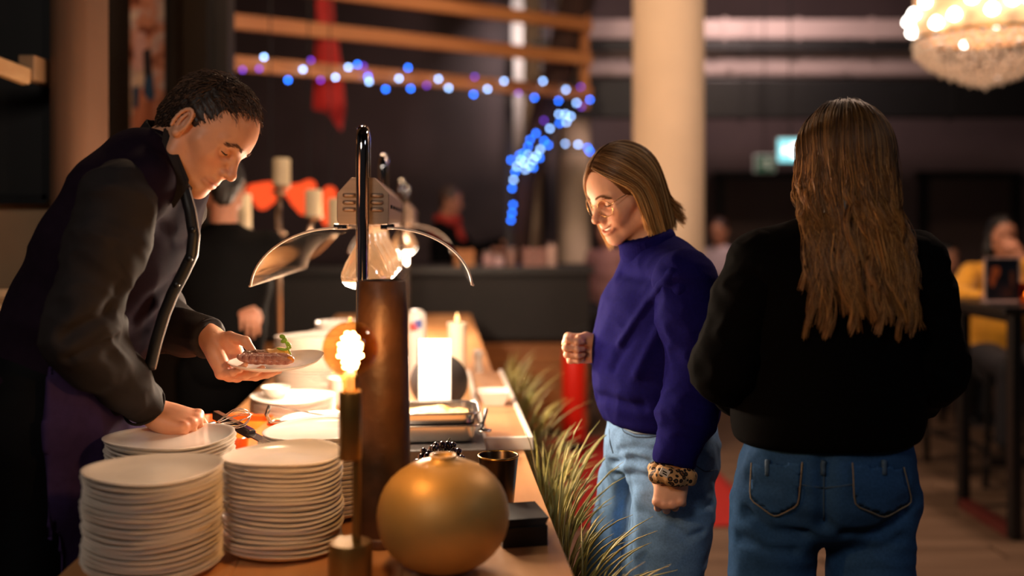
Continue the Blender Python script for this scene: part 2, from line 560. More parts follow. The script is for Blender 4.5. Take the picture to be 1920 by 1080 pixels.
# rounded wall pillar beside the waiter
def rounded_rect(w_, d_, r, n=6):
    pts = []
    for cx, cy, a0 in ((w_/2 - r, d_/2 - r, 0), (-w_/2 + r, d_/2 - r, PI/2), (-w_/2 + r, -d_/2 + r, PI), (w_/2 - r, -d_/2 + r, 1.5*PI)):
        for i in range(n + 1):
            a = a0 + i * PI / 2 / n
            pts.append((cx + r * math.cos(a), cy + r * math.sin(a)))
    return pts
pl = MB().prism(rounded_rect(0.115, 0.25, 0.05), 0, 4.7)
struct('trim_1', pl, mat('pillar_brown', '#6a4a34', 0.8, vary=0.06, scale=5), loc=(-1.395, 3.215, 0), smooth=50)
# dark wall behind the pillar
dk = MB().box((-1.72, 5.0, 2.33), (0.62, 0.12, 4.66))
struct('wall_passage', dk, M_dark)
struct('trim_2', MB().box((-1.53, 4.86, 2.33), (0.115, 0.1, 4.66)), M_black)

# columns
def column(px, Y, dia, name):
    x = (px - 960) / F_PX * Y
    c = MB().lathe([(dia/2 + 0.03, 0), (dia/2 + 0.03, 0.12), (dia/2, 0.14), (dia/2, 4.7)], 40)
    return struct(name, c, M_colm, loc=(x, Y, 0), smooth=40)
column(1253, 6.5, 0.463, 'column_1')
column(1076, 10.2, 0.33, 'column_2')
column(998, 10.9, 0.20, 'column_3')

# ventilation ducts and beams under the ceiling of the far hall
def hduct(name, x0, x1, Y, y0, y1, depth, m, label, cat='duct'):
    z1 = CAM_Z + (HORIZON - y0) / F_PX * Y; z0 = CAM_Z + (HORIZON - y1) / F_PX * Y
    X0 = (x0 - 960) / F_PX * Y; X1 = (x1 - 960) / F_PX * Y
    t = thing(name, label, cat, ((X0 + X1) / 2, Y, z0))
    MB().box((0, 0, (z1 - z0) / 2), (X1 - X0, depth, z1 - z0)).build('sheet_body', m, t, bevel=0.01)
    n = 5
    for i in range(n + 1):
        MB().box((-(X1 - X0) / 2 + (X1 - X0) * i / n, 0, (z1 - z0) / 2), (0.03, depth + 0.03, z1 - z0 + 0.03)).build('flange', m, t)
    return t
hduct('ventilation_duct', 1080, 1760, 9.6, 42, 78, 0.30, M_duct, 'thin grey metal ventilation duct running highest under the dark ceiling')
hduct('ventilation_duct', 1090, 1770, 9.9, 96, 148, 0.35, M_duct, 'broad grey metal ventilation duct below the thinner duct')
hduct('steel_beam', 1000, 1980, 9.3, 78, 97, 0.12, M_black, 'narrow black steel beam between the two grey ducts', 'beam')
hduct('steel_beam', 1000, 1980, 9.2, 150, 222, 0.12, M_black, 'deep black steel beam under the broad grey duct', 'beam')

# door in the back wall with frame
def door(name, x0, x1, ytop, Y):
    X0 = (x0 - 960) / F_PX * Y; X1 = (x1 - 960) / F_PX * Y; zt = CAM_Z + (HORIZON - ytop) / F_PX * Y
    d = struct(name, MB().box(((X0 + X1) / 2, Y, zt / 2), (X1 - X0, 0.06, zt)), mat('door_leaf', '#4d3d39', 0.6, vary=0.1))
    for x in (X0, X1): MB().box((x, Y - 0.02, zt / 2), (0.09, 0.1, zt + 0.05)).build('door_frame', M_black, d)
    MB().box(((X0 + X1) / 2, Y - 0.02, zt + 0.04), (X1 - X0 + 0.18, 0.1, 0.09)).build('door_frame', M_black, d)
    MB().tube([(X0 + 0.12, Y - 0.08, 1.02), (X0 + 0.26, Y - 0.08, 1.02)], 0.012).build('door_handle', mat('steel', '#b8b4ae', 0.25, 1.0), d, smooth=True)
    return d
door('door_1', 1348, 1540, 334, 12.2)
door('door_2', 1730, 1900, 334, 12.2)

# white curtain high at the back
cv = []; n = 60
X0, X1 = (961 - 960) / F_PX * 12.0, (1016 - 960) / F_PX * 12.0
cm = MB()
pts = [(X0 + (X1 - X0) * i / n, 12.0 + 0.03 * math.sin(i * 1.25)) for i in range(n + 1)]
poly = pts + [(x, y + 0.02) for x, y in pts[::-1]]
v = [(x, y, 1.0) for x, y in pts] + [(x, y, 4.6) for x, y in pts]
cm.add(v, [(i, i + 1, n + 2 + i, n + 1 + i) for i in range(n)])
c_ = cm.build('curtain', mat('white_curtain', '#d9cfca', 0.8, vary=0.03), smooth=True)
so = c_.modifiers.new('thick', 'SOLIDIFY'); so.thickness = 0.01
tag(c_, 'narrow pleated white curtain hanging behind the wooden slats', 'curtain')

# dark board with wooden rail on the left wall
t = thing('wall_board', 'large matt black board mounted high on the beige wall behind waiter', 'board', (-2.1, 3.25, 1.56))
MB().box((0, -0.01, 0.75), (1.20, 0.03, 1.5)).build('panel', mat('board_black', '#12100f', 0.55, vary=0.2, scale=2), t)
for sx in (-0.6, 0.6): MB().box((sx, -0.02, 0.75), (0.03, 0.045, 1.5)).build('edge_strip', M_black, t)
MB().box((0, -0.02, 0.0), (1.2, 0.045, 0.03)).build('edge_strip', M_black, t)
t = thing('wooden_rail', 'pale wooden rail on a square bracket in front of the black board', 'rail', P(52, 145, 3.05))
a = P(-150, 70, 2.75) - P(52, 145, 3.05)
MB().bar(a, (0.0, 0.0, 0), 0.035, 0.05).build('rail_bar', wood('pale_wood', '#b98d5e', '#d0a878', 0.5, 'y'), t, bevel=0.004)
MB().box((0.0, 0.09, 0.03), (0.05, 0.20, 0.075)).build('bracket', mat('bracket_beige', '#9c7b5a', 0.6), t, bevel=0.004)

# radiator by the left wall
t = thing('radiator', 'tall cream ribbed radiator standing at the beige wall', 'radiator', (-1.76, 3.12, 0.0))
M_rad = mat('radiator_enamel', '#c9a37c', 0.4, vary=0.04)
MB().box((0, 0.03, 0.66), (0.66, 0.03, 1.18)).build('back_plate', M_rad, t)
MB().box((0, 0.0, 1.265), (0.68, 0.10, 0.03)).build('top_grille', M_rad, t, bevel=0.006)
rb = MB().box((0, 0, 0), (0.020, 0.05, 1.14)).build('rib', M_rad, t, bevel=0.006, loc=(-0.32, -0.01, 0.66))
for i in range(1, 23):
    r_ = rb.copy(); COL.objects.link(r_); r_.location = (-0.32 + i * 0.029, -0.01, 0.66)
for sx in (-0.28, 0.28): MB().box((sx, 0.0, 0.045), (0.04, 0.06, 0.11)).build('foot', M_rad, t)

# poster with blurred figures on the dark passage wall
pm = bpy.data.materials.new('poster_print'); pm.use_nodes = True
N = pm.node_tree.nodes; L = pm.node_tree.links; b_ = N['Principled BSDF']; b_.inputs['Roughness'].default_value = 0.5
tc = N.new('ShaderNodeTexCoord'); sep = N.new('ShaderNodeSeparateXYZ'); L.new(tc.outputs['Object'], sep.inputs[0])
nz = N.new('ShaderNodeTexNoise'); nz.inputs['Scale'].default_value = 9.0; nz.inputs['Detail'].default_value = 3
L.new(tc.outputs['Object'], nz.inputs['Vector'])
r1 = N.new('ShaderNodeValToRGB'); cr = r1.color_ramp
cr.elements[0].position = 0.25; cr.elements[0].color = (*srgb('#2a1d18'), 1); cr.elements[1].position = 0.75; cr.elements[1].color = (*srgb('#d9b99a'), 1)
for p_, c in ((0.38, '#7a4232'), (0.48, '#c98f76'), (0.56, '#b9a4a4'), (0.65, '#e0d2c4')):
    e = cr.elements.new(p_); e.color = (*srgb(c), 1)
L.new(nz.outputs['Fac'], r1.inputs['Fac']); L.new(r1.outputs[0], b_.inputs['Base Color'])
Yp = 4.9
t = thing('poster', 'tall narrow colour poster of standing figures on the dark wall', 'poster', P(275, 120, Yp))
MB().box((0, 0.012, 0.1), (0.165, 0.012, 1.0)).build('print', pm, t)
MB().box((0, 0.02, 0.1), (0.175, 0.012, 1.02)).build('backing', M_black, t)
# printed figures: legs, blue shorts, pale shirt (flat print on the sheet)
def flat(poly, y, m, name, par):
    mb = MB(); n_ = len(poly)
    mb.add([(x, y, z) for x, z in poly] + [(x, y + 0.002, z) for x, z in poly],
           [tuple(range(n_)), tuple(range(2 * n_ - 1, n_ - 1, -1))] + [(i, n_ + i, n_ + (i + 1) % n_, (i + 1) % n_) for i in range(n_)])
    return mb.build(name, m, par)
k = Yp / F_PX
def pp(x, y): return ((x - 275) * k, (120 - y) * k)
flat([pp(252, 245), pp(249, 200), pp(262, 165), pp(274, 165), pp(272, 200), pp(262, 245)], 0.003, mat('print_skin', '#c98468', 0.5), 'printed_figure', t)
flat([pp(262, 245), pp(276, 180), pp(290, 185), pp(280, 245)], 0.003, mat('print_skin2', '#b06c50', 0.5), 'printed_figure', t)
flat([pp(249, 200), pp(249, 165), pp(262, 160), pp(258, 205)], 0.001, mat('print_blue', '#1d4a72', 0.5), 'printed_figure', t)
flat([pp(268, 175), pp(272, 140), pp(287, 145), pp(290, 180), pp(283, 192)], 0.001, mat('print_blue', '#1d4a72', 0.5), 'printed_figure', t)
flat([pp(250, 130), pp(252, 60), pp(272, 60), pp(274, 120), pp(262, 135)], 0.001, mat('print_pink', '#c9a2a0', 0.5), 'printed_figure', t)
flat([pp(270, 140), pp(268, 95), pp(282, 90), pp(286, 145)], 0.0005, mat('print_navy', '#1c1f2c', 0.5), 'printed_figure', t)
# ------------------------------------------------------------------ background furniture
M_slat = wood('slat_wood', '#a8693a', '#c98a52', 0.5, 'x', 3)
# hanging wooden slat frame
A = P(350, 420, 6.5); B = P(1108, 420, 8.2)
dirv = (B - A) / np.linalg.norm(B - A); ang = math.atan2(dirv[1], dirv[0]); Lf = np.linalg.norm((B - A)[:2])
t = thing('slat_frame', 'hanging open frame of three long horizontal wooden slats', 'wood frame', (A[0], A[1], 2.5), ang)
for z in (0.055, 0.335, 0.615):
    MB().box((Lf / 2, 0, z), (Lf, 0.045, 0.10)).build('slat', M_slat, t, bevel=0.004)
MB().box((Lf - 0.03, 0.05, 0.33), (0.07, 0.05, 0.80)).build('upright', M_slat, t, bevel=0.004)
MB().box((0.05, 0.06, 0.33), (0.07, 0.05, 0.80)).build('upright', mat('dark_upright', '#2a1d16', 0.6), t, bevel=0.004)
for x in (0.3, Lf - 0.3): MB().tube([(x, 0.05, 0.7), (x, 0.05, 2.2)], 0.006, 6).build('hanging_cable', M_black, t)

# string of blue lights on the lowest slat, then down the post
def beamY(px):
    # depth of the slat plane at photo column px
    k = (px - 960) / F_PX
    tt = (k * A[1] - A[0]) / ((B - A)[0] - k * (B - A)[1])
    return A[1] + tt * (B - A)[1]
LED = {'pale': [(373,108),(410,101),(495,107),(568,130),(629,145),(653,126),(692,153),(748,147),(822,148),(841,165),(914,167),(945,152),(1018,152),(1061,168),
               (1081,193),(1060,214),(1070,218),(1048,214),(1062,229),(1031,241),(1060,270),(1084,271),(1000,300),(990,290),(983,305),(993,312),(1006,292),(976,300),(985,318),(1013,280),(969,312),(963,337)],
       'blue': [(376,94),(421,93),(380,136),(540,150),(723,167),(765,127),(770,166),(690,144),(888,177),(1002,183),(1047,189),(1106,187),(1049,231),(1102,277),(1106,284),(670,121),
                (1005,250),(994,262),(1020,264),(1012,296),(974,291),(966,322),(960,353),(962,384),(960,399),(958,413),(981,288),(1028,272),(990,275),(958,300),(1000,314)],
       'violet': [(356,107),(455,131),(486,129),(583,113),(601,150),(681,124),(690,140),(800,160),(890,144),(972,175),(1089,163),(1020,226),(1090,200)]}
M_led = {'pale': emitter('led_pale', (0.30, 0.52, 1.0), 13.0), 'blue': emitter('led_blue', (0.015, 0.16, 1.0), 15.0), 'violet': emitter('led_violet', (0.25, 0.06, 0.9), 3.5)}
org = np.array([0.0, 7.4, 2.5])
t = thing('string_lights', 'string of small blue lights draped on the lowest slat and post', 'string lights', org)
allp = []
ico = MB().lathe([(0.0, -0.012), (0.009, -0.008), (0.012, 0), (0.009, 0.008), (0.0, 0.012)], 8)
lm = {}
for kd, pts in LED.items():
    for i, (x, y) in enumerate(pts):
        if y < 205 and not (y > 180 and x > 1040): Y = beamY(x) - 0.06
        else: Y = 8.05 + 0.04 * math.sin(i * 2.3)
        p = P(x, y, Y) - org
        if kd not in lm:
            o = ico.build('light_bulb', M_led[kd], t, smooth=True, loc=p); lm[kd] = o
        else:
            o = lm[kd].copy(); COL.objects.link(o); o.location = p
        allp.append(p)
wire = sorted([p for p in allp if p[2] > 0.0 and p[0] < 0.7], key=lambda q: q[0])
MB().tube(wire, 0.003, 5).build('wire', M_black, t)
w2 = sorted([p for p in allp if p[0] > -0.1 and p[2] <= 0.25], key=lambda q: -q[2])
MB().tube(w2, 0.003, 5).build('wire', M_black, t)

# post and leaning timber carrying the garland
Yq = 8.2
t = thing('garland_post', 'slim dark post that the blue light garland trails down', 'post', P(955, 420, Yq) * [1, 1, 0])
MB().box((0, 0, 1.45), (0.07, 0.07, 2.9)).build('shaft', mat('post_dark', '#221a1a', 0.6), t, bevel=0.006)
MB().box((0, 0, 0.02), (0.26, 0.26, 0.04)).build('base_plate', M_black, t)
a = P(985, 330, Yq); b = P(1100, -60, Yq)
t = thing('tree_trunk', 'bare dark brown leaning trunk beside the light garland', 'trunk', (a[0] - 0.12, Yq + 0.1, 0.0))
o_ = np.array([a[0] - 0.12, Yq + 0.1, 0.0])
MB().tube([(0, 0, 0), (0.02, 0, 0.9), np.array(a) + [0, 0.1, 0] - o_, (a + b) / 2 + [0.02, 0.1, 0] - o_, b + [0, 0.1, 0] - o_], [0.13, 0.11, 0.10, 0.13, 0.15], 12).build(
    'bark', mat('bark', '#3a241b', 0.9, vary=0.35, scale=10, bump=0.6, bscale=30, stretch=(1, 1, 0.2)), t, smooth=True)
MB().tube([(a + b) / 2 + [0.02, 0.1, 0] - o_, (a + b) / 2 + [0.25, 0.25, 0.5] - o_, (a + b) / 2 + [0.4, 0.3, 1.0] - o_], [0.07, 0.05, 0.02], 8).build('branch', MATS['bark'], t, smooth=True)

# red pennant hanging behind the slats
Yr = 7.55
pn = [(593, 0), (592, 60), (590, 120), (587, 205), (612, 210), (640, 246), (648, 205), (640, 120), (628, 50), (622, -30), (598, -40)]
m_ = MB(); pr = [P(x, y, Yr + 0.03 * math.sin(i)) for i, (x, y) in enumerate(pn)]
c0 = np.mean(pr, 0)
n_ = len(pr)
pr = [q - c0 for q in pr]
m_.add(pr + [q + [0, 0.012, 0] for q in pr], [tuple(range(n_)), tuple(range(2 * n_ - 1, n_ - 1, -1))] + [(i, n_ + i, n_ + (i + 1) % n_, (i + 1) % n_) for i in range(n_)])
tag(m_.build('pennant', mat('red_cloth', '#b8160f', 0.7, vary=0.15, sheen=0.3), loc=c0), 'long red cloth pennant hanging behind the wooden slats', 'pennant')

# bar in the back hall
Yb = 7.0
X0, X1 = (400 - 960) / F_PX * Yb, (1106 - 960) / F_PX * Yb
t = thing('bar_counter', 'long dark bar with a brown planked foot in the back hall', 'bar', ((X0 + X1) / 2, Yb + 0.3, 0))
W = X1 - X0
MB().box((0, 0, 1.155), (W + 0.06, 0.68, 0.05)).build('bar_top', mat('bar_top', '#15100e', 0.5), t, bevel=0.006)
MB().box((0, 0.0, 0.9), (W, 0.6, 0.47)).build('upper_front', mat('bar_front', '#140e0c', 0.7, vary=0.2), t, bevel=0.004)
M_plank = wood('bar_plank', '#8a5428', '#a86c38', 0.5, 'x', 2)
for i in range(4):
    MB().box((0, -0.02, 0.115 + i * 0.15), (W - 0.02, 0.6, 0.142)).build('plank', M_plank, t, bevel=0.005)
MB().box((0.0, 0.02, 0.02), (W - 0.06, 0.5, 0.04)).build('plinth', M_black, t)

def on_bar(x, y0, Y=None):
    return P(x, y0, Y or Yb + 0.2)
# crates and a basket on the bar
def crate(px, w_, h_, m, label, dy=0.15):
    p = P(px, 500, Yb + dy); p[2] = 1.18
    t = thing('crate', label, 'crate', p, 0.15)
    d_ = w_ * 0.8
    for z in (0.03, 0.5, 0.97):
        zz = z * (h_ - 0.03) + 0.01
        for sx, sy, lx, ly in ((0, -d_/2, w_, 0.012), (0, d_/2, w_, 0.012), (-w_/2, 0, 0.012, d_), (w_/2, 0, 0.012, d_)):
            MB().box((sx, sy, zz), (lx, ly, h_ / 3.6)).build('slat', m, t)
    for sx in (-1, 1):
        for sy in (-1, 1): MB().box((sx * (w_/2 - 0.012), sy * (d_/2 - 0.012), h_ / 2), (0.02, 0.02, h_)).build('corner_post', m, t)
    MB().box((0, 0, 0.006), (w_ - 0.02, d_ - 0.02, 0.01)).build('bottom_board', m, t)
    return t
crate(870, 0.13, 0.12, M_slat, 'small honey wooden crate on the dark bar')
crate(1000, 0.15, 0.13, mat('crate_pink', '#9a7068', 0.6), 'dusty pink slatted crate on the dark bar')
for i, (px, h_, c, nm) in enumerate(((915, 0.10, '#b08a8a', 'pale rose tin on the bar beside the pink crate'), (935, 0.08, '#c0a0a4', 'low pale lilac tin on the bar next to the rose tin'),
                                     (958, 0.13, '#8c6a62', 'taller brown tin on the bar by the post'), (1035, 0.16, '#caa79c', 'cream jar with lid at the end of the bar'))):
    p = P(px, 500, Yb + 0.1); p[2] = 1.18
    t = thing('tin', nm, 'tin', p)
    m = mat('tin_%s' % c, c, 0.5)
    MB().lathe([(0.0, 0), (0.036, 0), (0.038, 0.004), (0.038, h_ - 0.015), (0.036, h_ - 0.012), (0.0, h_ - 0.012)], 20).build('body', m, t, smooth=40)
    MB().lathe([(0.0, 0.0), (0.040, 0), (0.040, 0.018), (0.036, 0.022), (0, 0.022)], 20).build('lid', mat('tin_lid', '#6d5a55', 0.4), t, smooth=40, loc=(0, 0, h_ - 0.014))

# red things by the end of the bar
p = P(1076, 500, 6.3); p[2] = 0.0085
t = thing('fire_extinguisher', 'bright red cylinder with black neck standing at the bar end', 'extinguisher', p)
M_red = mat('red_enamel', '#d3200f', 0.35, vary=0.05)
MB().lathe([(0, 0.0), (0.068, 0), (0.075, 0.03), (0.075, 0.62), (0.062, 0.69), (0.03, 0.73), (0, 0.735)], 28).build('cylinder', M_red, t, smooth=50)
MB().lathe([(0.0, 0.73), (0.022, 0.73), (0.022, 0.77), (0.03, 0.775), (0.03, 0.79), (0, 0.79)], 16).build('valve', M_black, t, smooth=40)
MB().bar((0, 0, 0.79), (0.09, 0, 0.83), 0.015, 0.008).build('lever', M_black, t)
MB().tube([(0.03, 0, 0.76), (0.09, -0.02, 0.74), (0.10, -0.03, 0.5), (0.085, -0.03, 0.3)], 0.008).build('hose', M_black, t, smooth=True)
MB().lathe([(0.077, 0.04), (0.079, 0.05), (0.079, 0.10), (0.077, 0.11)], 28).build('black_band', M_black, t, smooth=True)
p = P(1160, 830, 6.6); 
mt = MB().box((0, 0, 0.004), (0.95, 2.0, 0.008)); t = thing('red_mat', 'red carpet mat on the floor behind the woman in blue', 'mat', (0.74, 5.85, 0.0), 0.04)
mt.build('pile', mat('red_carpet', '#a11710', 0.95, vary=0.2, scale=60, bump=0.4, bscale=300), t, bevel=0.002)
for sx in (-0.47, 0.47): MB().box((sx, 0, 0.006), (0.03, 2.0, 0.012)).build('edge_binding', mat('red_edge', '#7d120d', 0.8), t)

# lit exit signs at the back
def exit_sign(x0, x1, y0, y1, Y, lit, label):
    c = P((x0 + x1) / 2, (y0 + y1) / 2, Y); k = Y / F_PX; w_, h_ = (x1 - x0) * k, (y1 - y0) * k
    t = thing('exit_sign', label, 'sign', c)
    MB().box((0, 0.02, 0), (w_ + 0.02, 0.05, h_ + 0.02)).build('housing', mat('sign_case', '#c8d2d0', 0.5), t, bevel=0.006)
    face = emitter('sign_lit', (0.28, 0.80, 0.86), 1.5) if lit else mat('sign_green', '#0e5a44', 0.5)
    MB().box((0, -0.008, 0), (w_, 0.006, h_)).build('face', face, t)
    pic = emitter('sign_white', (0.95, 1.0, 1.0), 3.2) if lit else mat('sign_pale', '#9fb5a8', 0.5)
    MB().box((0.16 * w_, -0.013, 0.0), (0.30 * w_, 0.005, 0.62 * h_)).build('doorway_symbol', pic, t)
    MB().prism([(-0.38 * w_, 0.0), (-0.18 * w_, 0.22 * h_), (-0.18 * w_, -0.22 * h_)], -0.0025, 0.0025).xform(lambda v: np.stack([v[:, 0], v[:, 2] - 0.013, v[:, 1]], 1)).build('arrow_symbol', pic, t)
    MB().box((-0.07 * w_, -0.013, 0), (0.22 * w_, 0.005, 0.14 * h_)).build('arrow_symbol', pic, t)
    MB().tube([(0, 0.02, h_ / 2), (0, 0.02, 4.7 - c[2])], 0.006, 6).build('rod', M_black, t)
    return t
exit_sign(1459, 1506, 261, 303, 8.4, True, 'glowing pale turquoise exit sign hanging in the back hall')
exit_sign(1416, 1452, 292, 322, 9.0, False, 'unlit dark green exit sign beside the glowing sign')

# crystal chandelier
c = P(1848, 70, 5.6)
t = thing('chandelier', 'large round crystal chandelier with a warm drum shade', 'chandelier', c)
R0 = 0.375
MB().lathe([(R0, 0.0), (R0, 0.62), (R0 - 0.01, 0.62), (R0 - 0.01, 0.0)], 48, close=True).build('drum_shade', mat('warm_shade', '#d9a877', 0.6, emit='#e0ac80', estr=0.55), t, smooth=40)
MB().tube([(R0 * math.cos(a), R0 * math.sin(a), 0.0) for a in np.linspace(0, 2 * PI, 48, endpoint=False)], 0.012, 8, closed=True).build('lower_ring', mat('gold_ring', '#8a6a3a', 0.3, 1.0), t, smooth=True)
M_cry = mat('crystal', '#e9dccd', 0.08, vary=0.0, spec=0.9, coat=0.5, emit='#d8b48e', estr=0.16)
cb = MB().lathe([(0, -0.024), (0.013, -0.008), (0.017, 0.004), (0.010, 0.016), (0, 0.02)], 7)
first = None; nc = 0
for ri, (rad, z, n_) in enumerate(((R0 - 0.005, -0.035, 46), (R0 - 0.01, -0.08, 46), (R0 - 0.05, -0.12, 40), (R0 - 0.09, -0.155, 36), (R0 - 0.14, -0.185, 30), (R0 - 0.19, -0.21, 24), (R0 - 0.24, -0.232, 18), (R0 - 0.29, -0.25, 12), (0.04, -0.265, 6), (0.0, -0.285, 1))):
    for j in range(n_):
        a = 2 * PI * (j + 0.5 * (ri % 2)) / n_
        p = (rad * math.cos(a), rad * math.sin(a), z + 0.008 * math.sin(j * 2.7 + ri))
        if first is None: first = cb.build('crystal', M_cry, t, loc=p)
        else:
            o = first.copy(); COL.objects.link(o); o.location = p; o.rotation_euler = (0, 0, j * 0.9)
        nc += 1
M_cb = emitter('chandelier_bulb', (1.0, 0.90, 0.80), 13.0)
bb = None
for j in range(26):
    a = 2 * PI * j / 26; r_ = R0 + 0.03 if j % 2 else R0 + 0.012
    p = (r_ * math.cos(a), r_ * math.sin(a), 0.05 + 0.10 * (j % 3) / 2 + 0.03 * math.sin(j * 5))
    if bb is None: bb = MB().lathe([(0, -0.026), (0.024, -0.014), (0.031, 0.004), (0.02, 0.026), (0, 0.04)], 12).build('lamp_bulb', M_cb, t, smooth=True, loc=p)
    else:
        o = bb.copy(); COL.objects.link(o); o.location = p
MB().tube([(0, 0, 0.6), (0, 0, 4.68 - c[2])], 0.012, 8).build('rod', M_black, t)
MB().box((0, 0, 0.605), (R0 * 1.9, 0.03, 0.02)).build('cross_bar', M_black, t)

# bar table, poster stand, candle and stools at the right
def ground(x, y): return P(x, y, CAM_Z * F_PX / (y - HORIZON))
f1, f2 = ground(1790, 955), ground(1898, 992)
tv = (f2 - f1)[:2]; ta = math.atan2(tv[1], tv[0]) + PI / 2       # table's local x runs to the right
t = thing('bar_table', 'black high bar table with square steel frame legs', 'table', (f1[0] + 0.62, (f1[1] + f2[1]) / 2, 0), math.radians(6))
MB().box((0, 0, 1.075), (1.36, 0.66, 0.035)).build('table_top', mat('table_black', '#100d0c', 0.35), t, bevel=0.004)
for sx in (-0.56, 0.56):
    for sy in (-0.26, 0.26):
        MB().box((sx + 0.10 * sy, sy, 0.53), (0.05, 0.05, 1.055)).build('leg', M_black, t, bevel=0.003)
    MB().bar((sx - 0.026, -0.26, 0.025), (sx + 0.026, 0.26, 0.025), 0.05, 0.05).build('floor_bar', mat('red_lit_bar', '#5a2420', 0.4), t)  # reddish light on the floor bar is put into its colour
    MB().bar((sx - 0.026, -0.26, 1.035), (sx + 0.026, 0.26, 1.035), 0.05, 0.04).build('top_bar', M_black, t)
MB().bar((-0.56, 0, 0.3), (0.56, 0, 0.3), 0.04, 0.04, up=(0, 0, 1)).build('foot_rail', M_black, t)
TT = 1.0925
def stool(p, rz, label):
    t = thing('bar_stool', label, 'stool', p, rz)
    MB().prism(rounded_rect(0.36, 0.34, 0.06), 0, 0.035).build('seat', mat('stool_seat', '#1a1210', 0.5), t, loc=(0, 0, 0.74), bevel=0.006)
    for sx in (-1, 1):
        for sy in (-1, 1): MB().bar((sx * 0.19, sy * 0.18, 0.0), (sx * 0.14, sy * 0.13, 0.74), 0.028, 0.028, up=(1, 0, 0)).build('leg', M_black, t)
        MB().bar((sx * 0.178, -0.165, 0.2), (sx * 0.178, 0.165, 0.2), 0.022, 0.022).build('stretcher', M_black, t)
    for sy in (-1, 1): MB().bar((-0.165, sy * 0.168, 0.27), (0.165, sy * 0.168, 0.27), 0.022, 0.022).build('stretcher', mat('steel', '#b8b4ae', 0.25, 1.0), t)
    return t
g = ground(1716, 890)
stool((g[0] + 0.05, g[1] + 0.1, 0), 0.2, 'black bar stool behind the woman with long hair')
stool((2.86, 5.74, 0), -0.1, 'black bar stool under the person in yellow')
# acrylic stand with a print
pz = P(1879, 570, 4.93)
t = thing('menu_stand', 'clear acrylic stand with a dark printed sheet on the bar table', 'menu stand', (pz[0], pz[1], TT), math.radians(4))
MB().box((0, 0.0, 0.112), (0.178, 0.004, 0.215)).build('sheet', mat('dark_print', '#0c1018', 0.4, color2='#18202c', scale=12), t)
fr = MB()
for sx in (-0.09, 0.09): fr.box((sx, -0.001, 0.11), (0.007, 0.012, 0.225))
for z in (0.005, 0.22): fr.box((0, -0.001, z), (0.187, 0.012, 0.008))
fr.build('acrylic_frame', mat('acrylic_edge', '#b59a94', 0.3), t)
MB().box((0, 0, 0.003), (0.187, 0.07, 0.006)).build('foot', mat('acrylic_edge', '#b59a94', 0.3), t)
def blob(cx, cz, rx, rz, m, name, par, y=-0.0035):
    flat([(cx + rx * math.cos(a), cz + rz * math.sin(a) * (1 + 0.25 * math.sin(3 * a))) for a in np.linspace(0, 2 * PI, 18, endpoint=False)], y, m, name, par)
blob(-0.035, 0.15, 0.022, 0.03, mat('print_orange', '#b0582c', 0.5), 'printed_shape', t)
blob(-0.05, 0.11, 0.016, 0.03, mat('print_orange', '#b0582c', 0.5), 'printed_shape', t)
blob(0.05, 0.12, 0.012, 0.04, mat('print_brown', '#5a3420', 0.5), 'printed_shape', t)
p = P(1925, 570, 4.85); 
t = thing('tealight_glass', 'amber tealight glass on the bar table beside the menu stand', 'candle', (p[0], p[1], TT))
MB().lathe([(0, 0.004), (0.036, 0.004), (0.04, 0.1), (0.038, 0.1), (0.034, 0.01), (0, 0.01)], 24).build('glass', thin_glass('amber_glass', '#d8a060', 1.0), t, smooth=40)
MB().lathe([(0, 0.012), (0.022, 0.012), (0.022, 0.03), (0, 0.03)], 16).build('wax', mat('wax', '#e8dccb', 0.5, emit='#ffb060', estr=0.8), t, smooth=40)
MB().lathe([(0, 0.034), (0.005, 0.04), (0.003, 0.052), (0, 0.06)], 8).build('flame', emitter('flame', (1.0, 0.6, 0.25), 18), t, smooth=True)
# ------------------------------------------------------------------ buffet counter
CT = 0.89                                                # counter top height
M_oak = wood('counter_oak', '#b47a48', '#d09a66', 0.4, 'y', 2.5, 0.08)
t = thing('buffet_counter', 'long pale wooden buffet counter carrying plates and heat lamps', 'counter', (0, 0, 0), T_CTR)
U0, U1 = -0.63, 0.2326
def cpl(u0, u1, v0, v1, z0, z1, m, name, par, bevel=0.0):
    return MB().box(((u0 + u1) / 2, (v0 + v1) / 2, (z0 + z1) / 2), (u1 - u0, v1 - v0, z1 - z0)).build(name, m, par, bevel=bevel)
nbd = 3
for sct in range(3):
    v0 = 1.28 + sct * 1.75; v1 = v0 + 1.747
    for i in range(nbd):
        cpl(U0 + (U1 - U0) * i / nbd + 0.0004, U0 + (U1 - U0) * (i + 1) / nbd - 0.0004, v0, v1, CT - 0.04, CT, M_oak, 'top_board', t, 0.002)
cpl(U0 + 0.04, U1 - 0.03, 1.32, 6.48, 0.08, CT - 0.04, mat('counter_body', '#2b1f1a', 0.6), 'body', t)
cpl(U0 + 0.07, U1 - 0.07, 1.36, 6.44, 0.0, 0.08, M_black, 'plinth', t)
for i in range(7):
    cpl(U1 - 0.03, U1 - 0.014, 1.32 + i * 0.737, 1.32 + i * 0.737 + 0.73, 0.1, CT - 0.05, wood('side_panel', '#3a2a22', '#4b372c', 0.5, 'z', 2), 'side_panel', t, 0.002)

